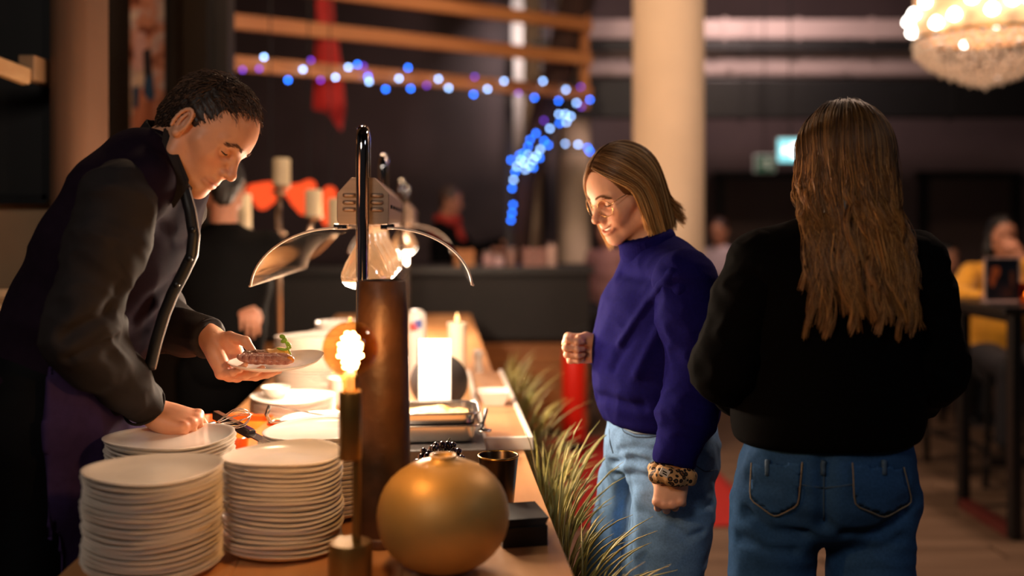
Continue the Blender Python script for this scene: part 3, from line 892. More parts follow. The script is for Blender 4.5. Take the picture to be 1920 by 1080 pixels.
# ------------------------------------------------------------------ plates
M_plate = mat('stoneware', '#ece2d6', 0.22, vary=0.03, scale=20, coat=0.3)
def plate_mesh(r, name, wav=0.0036, seg=64):
    prof_r = np.array([0, 0.50, 0.54, 0.80, 0.93, 0.985, 1.0, 0.985, 0.92, 0.80, 0.60, 0.585, 0.53, 0.515, 0])   # top, rim, underside
    prof_z = np.array([0.0055, 0.0055, 0.0058, 0.0095, 0.0145, 0.0180, 0.0172, 0.0150, 0.0098, 0.0055, 0.0022, 0.0, 0.0, 0.0018, 0.0018])
    prof = [(max(a, 1e-5) * r, z) for a, z in zip(prof_r, prof_z)]
    m = MB().lathe(prof, seg)
    def wv(v):
        ph = np.arctan2(v[:, 1], v[:, 0]); rr = np.hypot(v[:, 0], v[:, 1]) / r
        v = v.copy(); wgt = np.clip((rr - 0.55) / 0.45, 0, 1) ** 1.5
        v[:, 2] += wav * (np.cos(2 * ph) + 0.25 * np.cos(3 * ph + 1)) * wgt
        sc_ = 1 + 0.025 * np.cos(2 * ph + 0.6) * np.clip(rr, 0, 1)
        v[:, 0] *= sc_; v[:, 1] *= sc_
        return v
    m.xform(wv)
    o = m.build(name, M_plate, smooth=55)
    return o
plate_big = plate_mesh(0.113, 'dinner_plate')
plate_mid = plate_mesh(0.105, 'dinner_plate')
plate_lge = plate_mesh(0.121, 'dinner_plate')
used = set()
def put(proto, loc, rz, label, cat, group=None):
    if proto.name in used:
        o = proto.copy(); COL.objects.link(o)
    else:
        o = proto; used.add(proto.name)
    o.location = [float(c) for c in loc]; o.rotation_euler = (0, 0, rz)
    tag(o, label, cat, group)
    return o
def stack(proto, x, y, n, dz, lab, group, yaw=0.0, top=None, jit=0.0022, z0=CT):
    for i in range(n):
        jx, jy = RNG.uniform(-jit, jit, 2)
        a = yaw + 0.25 * math.sin(i * 0.7) + RNG.uniform(-0.15, 0.15)
        put(proto, (x + jx, y + jy, z0 + i * dz), a, top if (top and i == n - 1) else lab, 'plate', group)
XA, YA = -0.612, 1.70
stack(plate_big, XA, YA, 20, 0.0083, 'cream stoneware plate in the stack at the very corner of the counter, wavy rim', 'plates in the corner stack', 0.2,
      'topmost cream plate of the stack at the very corner of the counter')
stack(plate_mid, -0.4146, 1.805, 20, 0.0083, 'cream stoneware plate in the stack beside the brass bulb lamp', 'plates in the stack by the brass lamp', 0.9,
      'topmost cream plate of the stack beside the brass bulb lamp')
stack(plate_lge, -0.389, 2.045, 19, 0.0085, 'bright white plate in the stack behind the bronze cylinder, under the heat lamp', 'plates in the stack behind the bronze cylinder', 1.6,
      'topmost brightly lit white plate of the stack behind the bronze cylinder')
stack(plate_lge, -0.672, 1.96, 20, 0.0083, 'cream plate in the stack between the corner stack and the orange dish', 'plates in the stack by the orange dish', 0.4,
      'topmost cream plate right under the waiter\'s lower hand')
stack(plate_lge, -0.645, 2.93, 9, 0.0085, 'cream plate in the low stack behind the two orange dishes', 'plates in the low stack', 0.3)
stack(plate_lge, -0.70, 3.45, 23, 0.0085, 'cream plate in the tall far stack behind the served plate', 'plates in the tall far stack', 1.0)
# small bowls
bowl = MB().lathe([(1e-5, 0.006), (0.024, 0.008), (0.036, 0.022), (0.041, 0.034), (0.0425, 0.034), (0.039, 0.021), (0.027, 0.003), (0.02, 0.0), (0.018, 0.002), (1e-5, 0.002)], 32).build('small_bowl', M_plate, smooth=50)
for i in range(6):
    put(bowl, (-0.548, 3.2, CT + i * 0.0125), i * 0.3, 'small cream bowl in the little stack beside the glowing bulb', 'bowl', 'little stack of bowls')
b_ = put(bowl, (-0.70, 2.95, CT + 8 * 0.0085 + 0.0068), 0, 'single small white bowl standing on the low plate stack', 'bowl')
# tapered white cooler
t = thing('wine_cooler', 'tapered white ceramic cooler behind the tall plate stack', 'cooler', (-0.685, 3.92, CT))
MB().lathe([(1e-5, 0.004), (0.055, 0.0), (0.06, 0.004), (0.088, 0.205), (0.085, 0.207), (0.082, 0.205), (0.055, 0.01), (1e-5, 0.008)], 40).build('vessel', M_plate, t, smooth=50)
for s in (-1, 1): MB().tube([(s * 0.083, 0, 0.17), (s * 0.108, 0, 0.165), (s * 0.104, 0, 0.13), (s * 0.077, 0, 0.125)], 0.006).build('handle', M_plate, t, smooth=True)

# ------------------------------------------------------------------ gold vase, bronze cylinder
M_gold = mat('matt_gold', '#b9904e', 0.5, metal=0.35, vary=0.16, scale=5, bump=0.05, bscale=60)
t = thing('round_vase', 'squat round matt gold vase at the front of the counter', 'vase', (-0.1175, 1.70, CT))
pr = [(1e-5, 0.004), (0.03, 0.0)]
for i in range(1, 17):
    a = -PI / 2 + i * PI / 18
    pr.append((0.113 * math.cos(a) ** 0.85, 0.094 + 0.094 * math.sin(a)))
pr += [(0.022, 0.1875), (0.0215, 0.194), (0.019, 0.1945), (0.017, 0.188), (0.018, 0.175), (1e-5, 0.17)]
MB().lathe(pr, 56).build('belly', M_gold, t, smooth=True)
MB().tube([(0.0205 * math.cos(a), 0.0205 * math.sin(a), 0.194) for a in np.linspace(0, 2 * PI, 28, endpoint=False)], 0.0025, 6, closed=True).build('lip', M_gold, t, smooth=True)
M_brz = mat('dark_bronze', '#24160d', 0.5, metal=0.3, color2='#5e3a20', scale=9, bump=0.35, bscale=28)
t = thing('cylinder_vase', 'tall tapering dark bronze cylinder vase next to the bulb lamp', 'vase', (-0.2408, 1.85, CT))
MB().lathe([(1e-5, 0.003), (0.050, 0.0), (0.0525, 0.004), (0.0525, 0.10), (0.0505, 0.25), (0.0465, 0.42), (0.043, 0.484), (0.041, 0.486), (0.039, 0.482), (0.044, 0.30), (0.046, 0.06), (1e-5, 0.05)], 44).build('shaft', M_brz, t, smooth=55)
MB().lathe([(0.0535, 0.0), (0.0545, 0.004), (0.0545, 0.016), (0.053, 0.02)], 44).build('foot_ring', M_brz, t, smooth=True)

# ------------------------------------------------------------------ brass lamp with filament globe
M_brass = mat('aged_brass', '#94703a', 0.38, metal=0.75, vary=0.12, scale=8)
t = thing('filament_lamp', 'brass table lamp with a glowing filament globe bulb', 'lamp', (-0.26, 1.60, CT))
MB().lathe([(1e-5, 0), (0.034, 0), (0.035, 0.002), (0.035, 0.075), (0.033, 0.08), (0.010, 0.081), (1e-5, 0.081)], 36).build('base', M_brass, t, smooth=40)
MB().tube([(0.010, 0, 0.08), (0.010, 0, 0.22)], 0.0068, 14).build('stem', M_brass, t, smooth=50)
MB().lathe([(1e-5, 0.212), (0.017, 0.212), (0.0182, 0.214), (0.0182, 0.318), (0.017, 0.322), (0.012, 0.322), (1e-5, 0.320)], 32).build('socket', M_brass, t, smooth=40)
zc = 0.389; R = 0.0447
pr = [(0.0125, 0.322), (0.0128, 0.334), (0.017, 0.343)]
for i in range(3, 21):
    a = -PI / 2 + i * PI / 20 * 1.0
    if i < 20: pr.append((R * math.cos(a), zc + R * math.sin(a)))
pr += [(0.005, zc + R + 0.001), (0.004, zc + R + 0.005), (1e-5, zc + R + 0.008)]
g_ = MB().lathe(pr, 48).build('glass_globe', thin_glass('amber_globe', '#f0cc94', 0.7, 0.03, 0.0), t, smooth=True)
fl = MB()
for s in range(2):
    pts = []
    for i in range(70):
        q = i / 69
        a = q * 2 * PI * 3 + s * PI
        rr = 0.017 * math.sin(PI * (0.12 + 0.8 * q)) + 0.003 * math.sin(q * 60)
        pts.append((rr * math.cos(a), rr * math.sin(a), zc - 0.030 + 0.056 * q))
    fl.tube(pts, 0.0021, 6)
fl.build('filament', emitter('filament', (1.0, 0.70, 0.40), 90.0), t, smooth=True)
d = bpy.data.lights.new('filament_light', 'POINT'); d.energy = 8.0; d.color = (1.0, 0.70, 0.45); d.shadow_soft_size = 0.02
lo = bpy.data.objects.new('filament_light', d); COL.objects.link(lo); lo.parent = t; lo.location = (0, 0, zc)
MB().tube([(0, 0, 0.322), (0, 0, 0.352), (0.0, 0, 0.36)], [0.006, 0.005, 0.003], 10).build('glass_stem', mat('bulb_stem', '#e8d8c0', 0.2, emit='#ffc080', estr=1.2), t, smooth=True)

# ------------------------------------------------------------------ heat lamps
M_chrome = mat('chrome', '#d8d4d0', 0.07, metal=1.0, vary=0.02)
M_brush = mat('brushed_steel', '#b89c86', 0.42, metal=0.6, vary=0.08, scale=60, stretch=(0.05, 1, 1))
M_acryl = thin_glass('clear_acrylic', '#f4eee8', 1.6, 0.05, 0.05)
M_lens = emitter('heat_bulb_glow', (1.0, 0.80, 0.60), 26.0)
M_bulbg = mat('bulb_mirror', '#e6dcd0', 0.12, metal=0.85, vary=0.02, emit='#ffb070', estr=0.5)
LAMP_W = 17.0
def heat_lamp(v0, L_, nb, label, power=1.0, k=1.0):
    o = CU(-0.152 * k, v0, CT)
    t = thing('heat_lamp', label, 'heat lamp', o, T_CTR, 'heat lamps on the buffet')
    for y, s in ((0.0, 1), (L_, -1)):
        pts = [(0, y, 0.012)] + [(0, y, z) for z in (0.3, 0.6, 0.74)]
        for i in range(1, 9):
            a = PI - i * PI / 8
            pts.append((0, y + s * (0.032 + 0.032 * math.cos(a)), 0.757 + 0.032 * math.sin(a)))
        pts += [(0, y + s * 0.064, 0.72), (0, y + s * 0.064, 0.685)]
        MB().tube(pts, 0.0135, 16).build('chrome_post', M_chrome, t, smooth=60)
        MB().lathe([(1e-5, 0), (0.045, 0), (0.047, 0.003), (0.045, 0.008), (0.018, 0.012), (0.015, 0.02), (1e-5, 0.02)], 32, (0, y, 0)).build('foot', M_chrome, t, smooth=40)
    # hood: extruded profile
    prof = [(-0.052, 0.589), (0.052, 0.589), (0.055, 0.60), (0.055, 0.655), (0.025, 0.689), (-0.025, 0.689), (-0.055, 0.655), (-0.055, 0.60)]
    y0, y1 = 0.022, L_ - 0.022
    n = len(prof)
    MB().add([(x, y0, z) for x, z in prof] + [(x, y1, z) for x, z in prof],
             [tuple(range(n)), tuple(range(2 * n - 1, n - 1, -1))] + [(i, n + i, n + (i + 1) % n, (i + 1) % n) for i in range(n)]).build('hood', M_brush, t, bevel=0.002)
    for sx in (-1, 1):
        for z in (0.621, 0.636, 0.651):
            MB().tube([(sx * 0.017, y0 - 0.0005, z), (sx * 0.022, y0 - 0.003, z), (sx * 0.036, y0 - 0.003, z), (sx * 0.041, y0 - 0.0005, z)], 0.0042, 8).build('louvre', M_brush, t, smooth=True)
        for k_ in range(6):
            yy = y0 + 0.1 + k_ * (L_ - 0.24) / 5
            MB().box((sx * 0.056, yy, 0.628), (0.004, 0.05, 0.008)).build('side_slot', M_black, t)
        # curved guard
        th = 0.005; pts = []; m = MB(); na = 18
        for i in range(na + 1):
            a = i / na * PI / 2 * 0.96
            pts.append((sx * (0.052 + 0.182 * math.sin(a)), 0.452 + 0.132 * math.cos(a), sx * math.sin(a), math.cos(a)))
        V = []
        for x, z, nx, nz in pts: V += [(x, 0.0, z), (x, L_, z), (x - nx * th, 0.0, z - nz * th), (x - nx * th, L_, z - nz * th)]
        Fq = []
        for i in range(na):
            a, b = 4 * i, 4 * (i + 1)
            Fq += [(a, b, b + 1, a + 1), (a + 2, a + 3, b + 3, b + 2), (a, a + 2, b + 2, b), (a + 1, b + 1, b + 3, a + 3)]
        Fq += [(0, 1, 3, 2), (4 * na, 4 * na + 2, 4 * na + 3, 4 * na + 1)]
        gd = m.add(V, Fq).build('curved_guard', M_acryl, t, smooth=40)
        # bright sawn edges of the acrylic
        for yy in (0.001, L_ - 0.001):
            MB().tube([(x - nx * th / 2, yy, z - nz * th / 2) for x, z, nx, nz in pts], 0.0026, 6).build('guard_edge', mat('acrylic_rim', '#e6d0be', 0.25, vary=0.05), gd, smooth=True)
        MB().tube([(pts[-1][0], 0, pts[-1][1]), (pts[-1][0], L_, pts[-1][1])], 0.0024, 6).build('guard_edge', MATS['acrylic_rim'], gd, smooth=True)
        for yy in (0.06, L_ - 0.06): MB().box((sx * 0.05, yy, 0.584), (0.03, 0.02, 0.012)).build('clamp', M_chrome, t, bevel=0.002)
    for i in range(nb):
        yy = 0.12 + i * (L_ - 0.24) / max(1, nb - 1)
        bu = MB().lathe([(0.016, 0.585), (0.016, 0.566), (0.019, 0.560), (0.019, 0.552), (0.026, 0.538), (0.045, 0.505), (0.0545, 0.482), (0.056, 0.472), (0.0535, 0.462)], 32, (0, yy, 0)).build('bulb', M_bulbg, t, smooth=True)
        MB().lathe([(0.0533, 0.4625), (0.046, 0.453), (0.030, 0.4465), (0.012, 0.4442), (1e-5, 0.444)], 32, (0, yy, 0)).build('lens', M_lens, bu, smooth=True)
        d = bpy.data.lights.new('heat_bulb_light', 'POINT'); d.energy = LAMP_W * power; d.color = (1.0, 0.76, 0.55); d.shadow_soft_size = 0.035
        lo = bpy.data.objects.new('heat_bulb_light', d); COL.objects.link(lo); lo.parent = t; lo.location = (0, yy, 0.40)
    if k != 1.0:                                   # a slightly larger unit: same parts, scaled about the hood's height
        for ch in list(t.children) + [g for c in t.children for g in c.children]:
            if ch.type == 'MESH':
                for q in ch.data.vertices:
                    z = q.co.z; q.co = (q.co.x * k, q.co.y * k, 0.59 + (z - 0.59) * k if z > 0.29 else z)
            else: ch.location = (ch.location.x * k, ch.location.y * k, 0.59 + (ch.location.z - 0.59) * k)
    return t
heat_lamp(2.315, 0.90, 4, 'chrome heat lamp bridge with clear curved guards over the plates and pans', k=1.095)
heat_lamp(4.55, 0.90, 3, 'second chrome heat lamp bridge at the far end of the buffet')

# ------------------------------------------------------------------ pans, slab, tray
M_steel = mat('pan_steel', '#c9c2ba', 0.22, metal=1.0, vary=0.06, scale=30, stretch=(0.1, 1, 1))
o = CU(0.0, 2.45, CT)
t = thing('stone_slab', 'dark slate slab under the steel pans', 'slab', o, T_CTR)
MB().box((-0.005, 0.20, 0.0175), (0.265, 0.40, 0.035)).build('slate', mat('slate', '#3a3634', 0.5, vary=0.25, scale=18, bump=0.25), t, bevel=0.003)
MB().box((-0.005, 0.20, 0.002), (0.24, 0.37, 0.004)).build('felt_base', M_black, t)
def gn_pan(u, v, z, w_, d_, h_, label, food=None):
    o = CU(u, v, z)
    t = thing('steel_pan', label, 'pan', o, T_CTR, 'steel pans under the heat lamp')
    def ring(w0, d0, r): return [(x, y) for x, y in rounded_rect(w0, d0, r, 5)]
    levels = [(w_ - 0.05, d_ - 0.05, 0.02, 0.0), (w_ - 0.035, d_ - 0.035, 0.026, 0.004), (w_ - 0.024, d_ - 0.024, 0.03, h_ - 0.003), (w_, d_, 0.03, h_), (w_, d_, 0.03, h_ + 0.0025), (w_ - 0.030, d_ - 0.030, 0.03, h_ + 0.0015), (w_ - 0.042, d_ - 0.042, 0.026, 0.006), (w_ - 0.06, d_ - 0.06, 0.02, 0.003)]
    V = []; Fq = []; n = None
    for a, b, r, zz in levels:
        rr = ring(a, b, r); n = len(rr); V += [(x, y, zz) for x, y in rr]
    for i in range(len(levels) - 1):
        for j in range(n): k_ = (j + 1) % n; Fq.append((i * n + j, i * n + k_, (i + 1) * n + k_, (i + 1) * n + j))
    Fq.append(tuple(range(n - 1, -1, -1))); Fq.append(tuple((len(levels) - 1) * n + j for j in range(n)))
    MB().add(V, Fq).build('shell', M_steel, t, smooth=40)
    rm = [(x, y, h_ + 0.001) for x, y in ring(w_, d_, 0.03)]
    MB().tube(rm, 0.0028, 6, closed=True).build('rim', M_steel, t, smooth=True)
    if food:
        fm = MB(); nx, ny = 26, 18
        xs = np.linspace(-w_/2 + 0.025, w_/2 - 0.025, nx); ys = np.linspace(-d_/2 + 0.025, d_/2 - 0.025, ny)
        g = np.array([[(x, y, 0.0) for x in xs] for y in ys]).reshape(-1, 3)
        g[:, 2] = h_ * 0.72 + 0.006 * fbm(g * 1.0 + [u, v, 0], 22, 2)
        fm.add(g, [(j * nx + i, j * nx + i + 1, (j + 1) * nx + i + 1, (j + 1) * nx + i) for j in range(ny - 1) for i in range(nx - 1)])
        f_ = fm.build('food', food, t, smooth=True); f_['kind'] = 'stuff'
    return t
gn_pan(-0.008, 2.60, CT + 0.035, 0.25, 0.185, 0.045, 'lower shallow steel pan on the slate slab')
gn_pan(-0.012, 2.605, CT + 0.065, 0.25, 0.185, 0.045, 'upper steel pan of golden gratin resting in the lower pan', mat('gratin', '#c98a45', 0.45, color2='#f0cd94', scale=30, bump=0.5, bscale=90))
a = P(905, 772, 2.52); b = P(880, 812, 2.40)
t = thing('serving_spoon', 'black handled serving spoon leaning on the steel pan', 'spoon', P(903, 806, 2.50))
c0 = P(903, 806, 2.50)
MB().tube([P(912, 768, 2.62) - c0, P(903, 806, 2.50) - c0 + [0.0, 0, 0.004]], [0.005, 0.004], 8).build('handle', mat('dark_handle', '#1d1820', 0.35), t, smooth=True)
MB().lathe([(1e-5, -0.003), (0.016, 0.0), (0.018, 0.004), (1e-5, 0.0)], 16, (0.008, -0.01, -0.002)).build('spoon_bowl', M_steel, t, smooth=True)
# white edged wooden tray
o = CU(0.19, 2.60, CT)
t = thing('wooden_tray', 'wooden tray with white raised edges along the counter side', 'tray', o, T_CTR)
MB().box((0, 0.6, 0.012), (0.11, 1.20, 0.024)).build('tray_base', wood('tray_wood', '#9c6b45', '#b98a60', 0.45, 'y', 3), t)
M_wht = mat('white_lacquer', '#e8ddd0', 0.35, vary=0.03)
MB().box((0.0, -0.006, 0.017), (0.134, 0.012, 0.034)).build('white_edge', M_wht, t, bevel=0.002)
for sx in (-0.061, 0.061): MB().box((sx, 0.6, 0.017), (0.012, 1.20, 0.034)).build('white_edge', M_wht, t, bevel=0.002)
# white angular dish on the tray
o = CU(0.185, 3.12, CT + 0.024)
t = thing('square_dish', 'white angular dish on the wooden tray', 'dish', o, T_CTR)
w0, w1, h_ = 0.03, 0.05, 0.045
V = [(s * a, q * a, z) for a, z in ((w0, 0), (w1, h_), (w1 - 0.004, h_), (w0 - 0.003, 0.004)) for s, q in ((-1, -1), (1, -1), (1, 1), (-1, 1))]
Fq = [(3, 2, 1, 0), (12, 13, 14, 15)] + [(4 * l + j, 4 * l + (j + 1) % 4, 4 * l + 4 + (j + 1) % 4, 4 * l + 4 + j) for l in range(3) for j in range(4)]
MB().add(V, Fq).build('vessel', M_plate, t, bevel=0.002)
MB().lathe([(1e-5, 0.020), (0.03, 0.021), (0.02, 0.03), (1e-5, 0.034)], 14).build('dip', mat('cream_dip', '#e6d9b8', 0.5), t, smooth=True)

# menu tent, black ball vase, bottle, candle, shaker
o = P(815, 770, 2.93); 
t = thing('table_sign', 'blank white upright card in a black holder behind the pans', 'sign', (o[0], 2.93, CT), 0.05)
MB().box((0.0, 0, 0.135), (0.094, 0.006, 0.23)).build('card', mat('white_card', '#f4f0ea', 0.6, vary=0.01), t, rot=(-0.10, 0, 0))
MB().box((-0.049, 0.006, 0.13), (0.007, 0.014, 0.245)).build('holder_side', M_black, t, rot=(-0.10, 0, 0))
MB().box((0, 0.012, 0.006), (0.11, 0.07, 0.012)).build('holder_foot', M_black, t, bevel=0.002)
t = thing('ball_vase', 'matt black ball shaped vase behind the white card', 'vase', (-0.232, 3.17, CT))
MB().lathe([(1e-5, 0.003), (0.03, 0.0)] + [(0.093 * math.cos(a), 0.088 + 0.09 * math.sin(a)) for a in np.linspace(-1.2, 1.3, 16)] + [(0.022, 0.178), (0.02, 0.176), (1e-5, 0.15)], 44).build('belly', mat('matt_black_clay', '#2a2220', 0.65, vary=0.1), t, smooth=True)
MB().tube([(0.023 * math.cos(a), 0.023 * math.sin(a), 0.177) for a in np.linspace(0, 2 * PI, 24, endpoint=False)], 0.003, 6, closed=True).build('lip', MATS['matt_black_clay'], t, smooth=True)
x = P(781, 600, 3.8)[0]
t = thing('dispenser_bottle', 'white bottle with a red and blue label behind the black vase', 'bottle', (x, 3.8, CT))
MB().lathe([(1e-5, 0), (0.036, 0), (0.038, 0.004), (0.038, 0.23), (0.034, 0.25), (0.02, 0.262), (1e-5, 0.262)], 32).build('body', mat('white_plastic', '#e6ddd4', 0.4, vary=0.02), t, smooth=45)
lb = []
for nm, c, z0, z1, a0, a1 in (('label_red', '#c8442c', 0.185, 0.215, -2.2, -1.35), ('label_blue', '#2c4fa0', 0.195, 0.228, -1.75, -0.9)):
    an = np.linspace(a0, a1, 10); V = [(0.0386 * math.cos(a), 0.0386 * math.sin(a), z) for z in (z0, z1) for a in an]
    MB().add(V, [(i, i + 1, 11 + i, 10 + i) for i in range(9)]).build(nm, mat(nm, c, 0.5), t, smooth=True)
x = P(857, 600, 3.7)[0]
t = thing('pillar_candle', 'tall cream pillar candle with a small flame on the buffet', 'candle', (x, 3.7, CT))
M_wax = mat('cream_wax', '#eadbc2', 0.45, vary=0.03, sub=0.2)
MB().lathe([(1e-5, 0), (0.034, 0), (0.035, 0.003), (0.0345, 0.216), (0.037, 0.222), (0.033, 0.224), (0.028, 0.216), (1e-5, 0.212)], 32).build('wax', M_wax, t, smooth=45)
MB().tube([(0, 0, 0.21), (0.001, 0, 0.226)], 0.0015, 6).build('wick', M_black, t)
MB().lathe([(1e-5, 0.224), (0.006, 0.23), (0.0075, 0.238), (0.004, 0.252), (1e-5, 0.262)], 12).build('flame', emitter('candle_flame', (1.0, 0.55, 0.2), 5.0), t, smooth=True)
x = P(896, 700, 3.86)[0]
t = thing('salt_shaker', 'small white salt shaker behind the pillar candle', 'shaker', (x, 3.86, CT))
MB().lathe([(1e-5, 0), (0.021, 0), (0.022, 0.01), (0.015, 0.05), (0.017, 0.066), (0.014, 0.068), (1e-5, 0.068)], 24).build('body', M_plate, t, smooth=45)
MB().lathe([(0.016, 0.066), (0.021, 0.078), (0.018, 0.096), (0.008, 0.104), (1e-5, 0.105)], 24).build('cap', mat('shaker_cap', '#d8cfc6', 0.3), t, smooth=True)
# cup behind the vase, black box, bowl of grapes
t = thing('metal_cup', 'dark metal cup with a gold rim behind the round gold vase', 'cup', (-0.028, 2.03, CT))
MB().lathe([(1e-5, 0.003), (0.028, 0), (0.030, 0.003), (0.041, 0.118), (0.039, 0.119), (0.037, 0.116), (0.027, 0.008), (1e-5, 0.008)], 36).build('cup_wall', mat('gunmetal', '#4a3a2c', 0.3, metal=0.9), t, smooth=45)
MB().tube([(0.0405 * math.cos(a), 0.0405 * math.sin(a), 0.118) for a in np.linspace(0, 2 * PI, 36, endpoint=False)], 0.0022, 6, closed=True).build('rim', mat('gold_rim', '#c79a4a', 0.25, 1.0), t, smooth=True)
t = thing('napkin_box', 'small black box of dark napkins at the counter edge', 'box', (0.012, 1.872, CT), 0.22)
MB().box((0, 0, 0.019), (0.085, 0.115, 0.038)).build('box_body', mat('black_card', '#0b0a0b', 0.45), t, bevel=0.002)
for i in range(4): MB().box((0.002 * i, 0.001 * i, 0.0395 + i * 0.0032), (0.08, 0.108, 0.0028)).build('napkin', mat('dark_napkin', '#17151a', 0.7), t)
t = thing('fruit_bowl', 'low brass bowl behind the gold vase holding dark grapes', 'bowl', (-0.150, 2.11, CT))
MB().lathe([(1e-5, 0.004), (0.03, 0.0), (0.034, 0.004), (0.066, 0.066), (0.064, 0.068), (0.061, 0.064), (0.03, 0.009), (1e-5, 0.008)], 36).build('bowl_wall', M_brass, t, smooth=45)
MB().tube([(0.065 * math.cos(a), 0.065 * math.sin(a), 0.067) for a in np.linspace(0, 2 * PI, 36, endpoint=False)], 0.002, 6, closed=True).build('rim', M_brass, t, smooth=True)
t = thing('grape_bunch', 'bunch of glossy dark purple grapes heaped in the brass bowl', 'grapes', (-0.150, 2.11, CT + 0.045))
M_grape = mat('grape_skin', '#2a1226', 0.16, vary=0.3, spec=0.8, coat=0.4)
gb = None
gp = []
rs = np.random.default_rng(5)
while len(gp) < 80:
    a = rs.uniform(0, 2 * PI); r_ = 0.060 * math.sqrt(rs.uniform(0, 1)); z = rs.uniform(0.012, 0.075) * (1 - (r_ / 0.075) ** 2) + 0.008
    q = np.array([r_ * math.cos(a), r_ * math.sin(a), z])
    if z < 0.018 and r_ > 0.035: continue
    if all(np.linalg.norm(q - k_) > 0.0125 for k_ in gp): gp.append(q)
    else:
        if rs.uniform() < 0.002: gp.append(q)
for q in gp:
    if gb is None: gb = MB().lathe([(1e-5, -0.0085), (0.006, -0.006), (0.0078, 0), (0.006, 0.006), (1e-5, 0.0085)], 12).build('grape', M_grape, t, smooth=True, loc=q)
    else: o_ = gb.copy(); COL.objects.link(o_); o_.location = q
MB().tube([(0, 0, 0.02), (0.005, 0.0, 0.07), (0.018, 0.006, 0.09)], 0.0018, 6).build('stalk', mat('stalk', '#5a4a22', 0.7), t, smooth=True)

# orange dishes and tools
M_orange = mat('orange_enamel', '#d8561a', 0.3, vary=0.06, coat=0.4)
t = thing('roasting_dish', 'rectangular orange enamel dish full of orange sauce beside the waiter', 'dish', (-0.735, 2.53, CT))
def tub(w_, d_, h_, th, r, par, m_out, m_in):
    lv = [(w_ - 0.03, d_ - 0.03, 0.0), (w_ - 0.02, d_ - 0.02, 0.004), (w_, d_, h_), (w_ - 0.003, d_ - 0.003, h_ + 0.003)]
    li = [(w_ - 0.003, d_ - 0.003, h_ + 0.003), (w_ - 2 * th, d_ - 2 * th, h_), (w_ - 0.03 - 2 * th, d_ - 0.03 - 2 * th, 0.007)]
    for nm, ll, m, cap0 in (('outer_wall', lv, m_out, True), ('inner_wall', li, m_in, False)):
        V = []; Fq = []; n = 0
        for a, b, z in ll: rr = rounded_rect(a, b, r, 6); n = len(rr); V += [(x, y, z) for x, y in rr]
        for i in range(len(ll) - 1):
            for j in range(n): k_ = (j + 1) % n; Fq.append((i * n + j, i * n + k_, (i + 1) * n + k_, (i + 1) * n + j))
        if cap0: Fq.append(tuple(range(n - 1, -1, -1)))
        else: Fq.append(tuple((len(ll) - 1) * n + j for j in range(n)))
        MB().add(V, Fq).build(nm, m, par, smooth=40)
tub(0.20, 0.30, 0.075, 0.006, 0.03, t, M_orange, M_orange)
sf = MB().prism(rounded_rect(0.18, 0.28, 0.028), 0.055, 0.062).build('sauce', mat('orange_sauce', '#e2661c', 0.25, vary=0.2, scale=25, bump=0.3), t)
for s in (-1, 1): MB().tube([(-0.03, s * 0.148, 0.068), (-0.03, s * 0.172, 0.07), (0.03, s * 0.172, 0.07), (0.03, s * 0.148, 0.068)], 0.007).build('handle', M_orange, t, smooth=True)
t = thing('casserole', 'round orange casserole with a white inside behind the plates', 'casserole', (-0.466, 2.46, CT))
tub(0.21, 0.20, 0.108, 0.006, 0.098, t, M_orange, M_plate)
MB().lathe([(1e-5, 0.086), (0.085, 0.086), (0.06, 0.094), (1e-5, 0.097)], 30).build('mashed_potato', mat('mash', '#f1e6cf', 0.6, bump=0.4, bscale=60), t, smooth=True)
for s in (-1, 1): MB().tube([(s * 0.100, -0.025, 0.10), (s * 0.128, -0.022, 0.101), (s * 0.128, 0.022, 0.101), (s * 0.100, 0.025, 0.10)], 0.0065).build('handle', M_orange, t, smooth=True)
t = thing('serving_tongs', 'steel serving tongs resting on the rim of the casserole', 'tongs', (-0.50, 2.40, CT + 0.113))
for dz in (0.0, 0.018):
    MB().bar((-0.075, -0.035, 0.006 + dz * 2.2), (0.075, 0.03, 0.004), 0.010, 0.0025).build('arm', M_steel, t)
MB().tube([(-0.075, -0.035, 0.005), (-0.083, -0.038, 0.024), (-0.075, -0.035, 0.046)], 0.005, 8).build('spring_bend', M_steel, t, smooth=True)
a = P(405, 779, 2.30); b = P(494, 826, 2.10); c0 = (a + b) / 2
t = thing('carving_knife', 'steel knife with a black handle leaning beside the orange sauce dish', 'knife', c0)
MB().bar(a - c0, (b - c0) * 0.55, 0.020, 0.017).build('handle', mat('dark_handle', '#1d1820', 0.35), t, bevel=0.003)
MB().bar((b - c0) * 0.5, (b - c0), 0.022, 0.003).build('blade', M_steel, t)
MB().bar((a - c0) * 1.0 + [0, 0, 0.0095], (b - c0) * 0.55 + [0, 0, 0.0095], 0.012, 0.003).build('steel_spine', M_chrome, t)
MB().box(((b - c0) * 0.9) + [0, 0, -0.05], (0.012, 0.012, 0.10)).build('rest', M_steel, t)

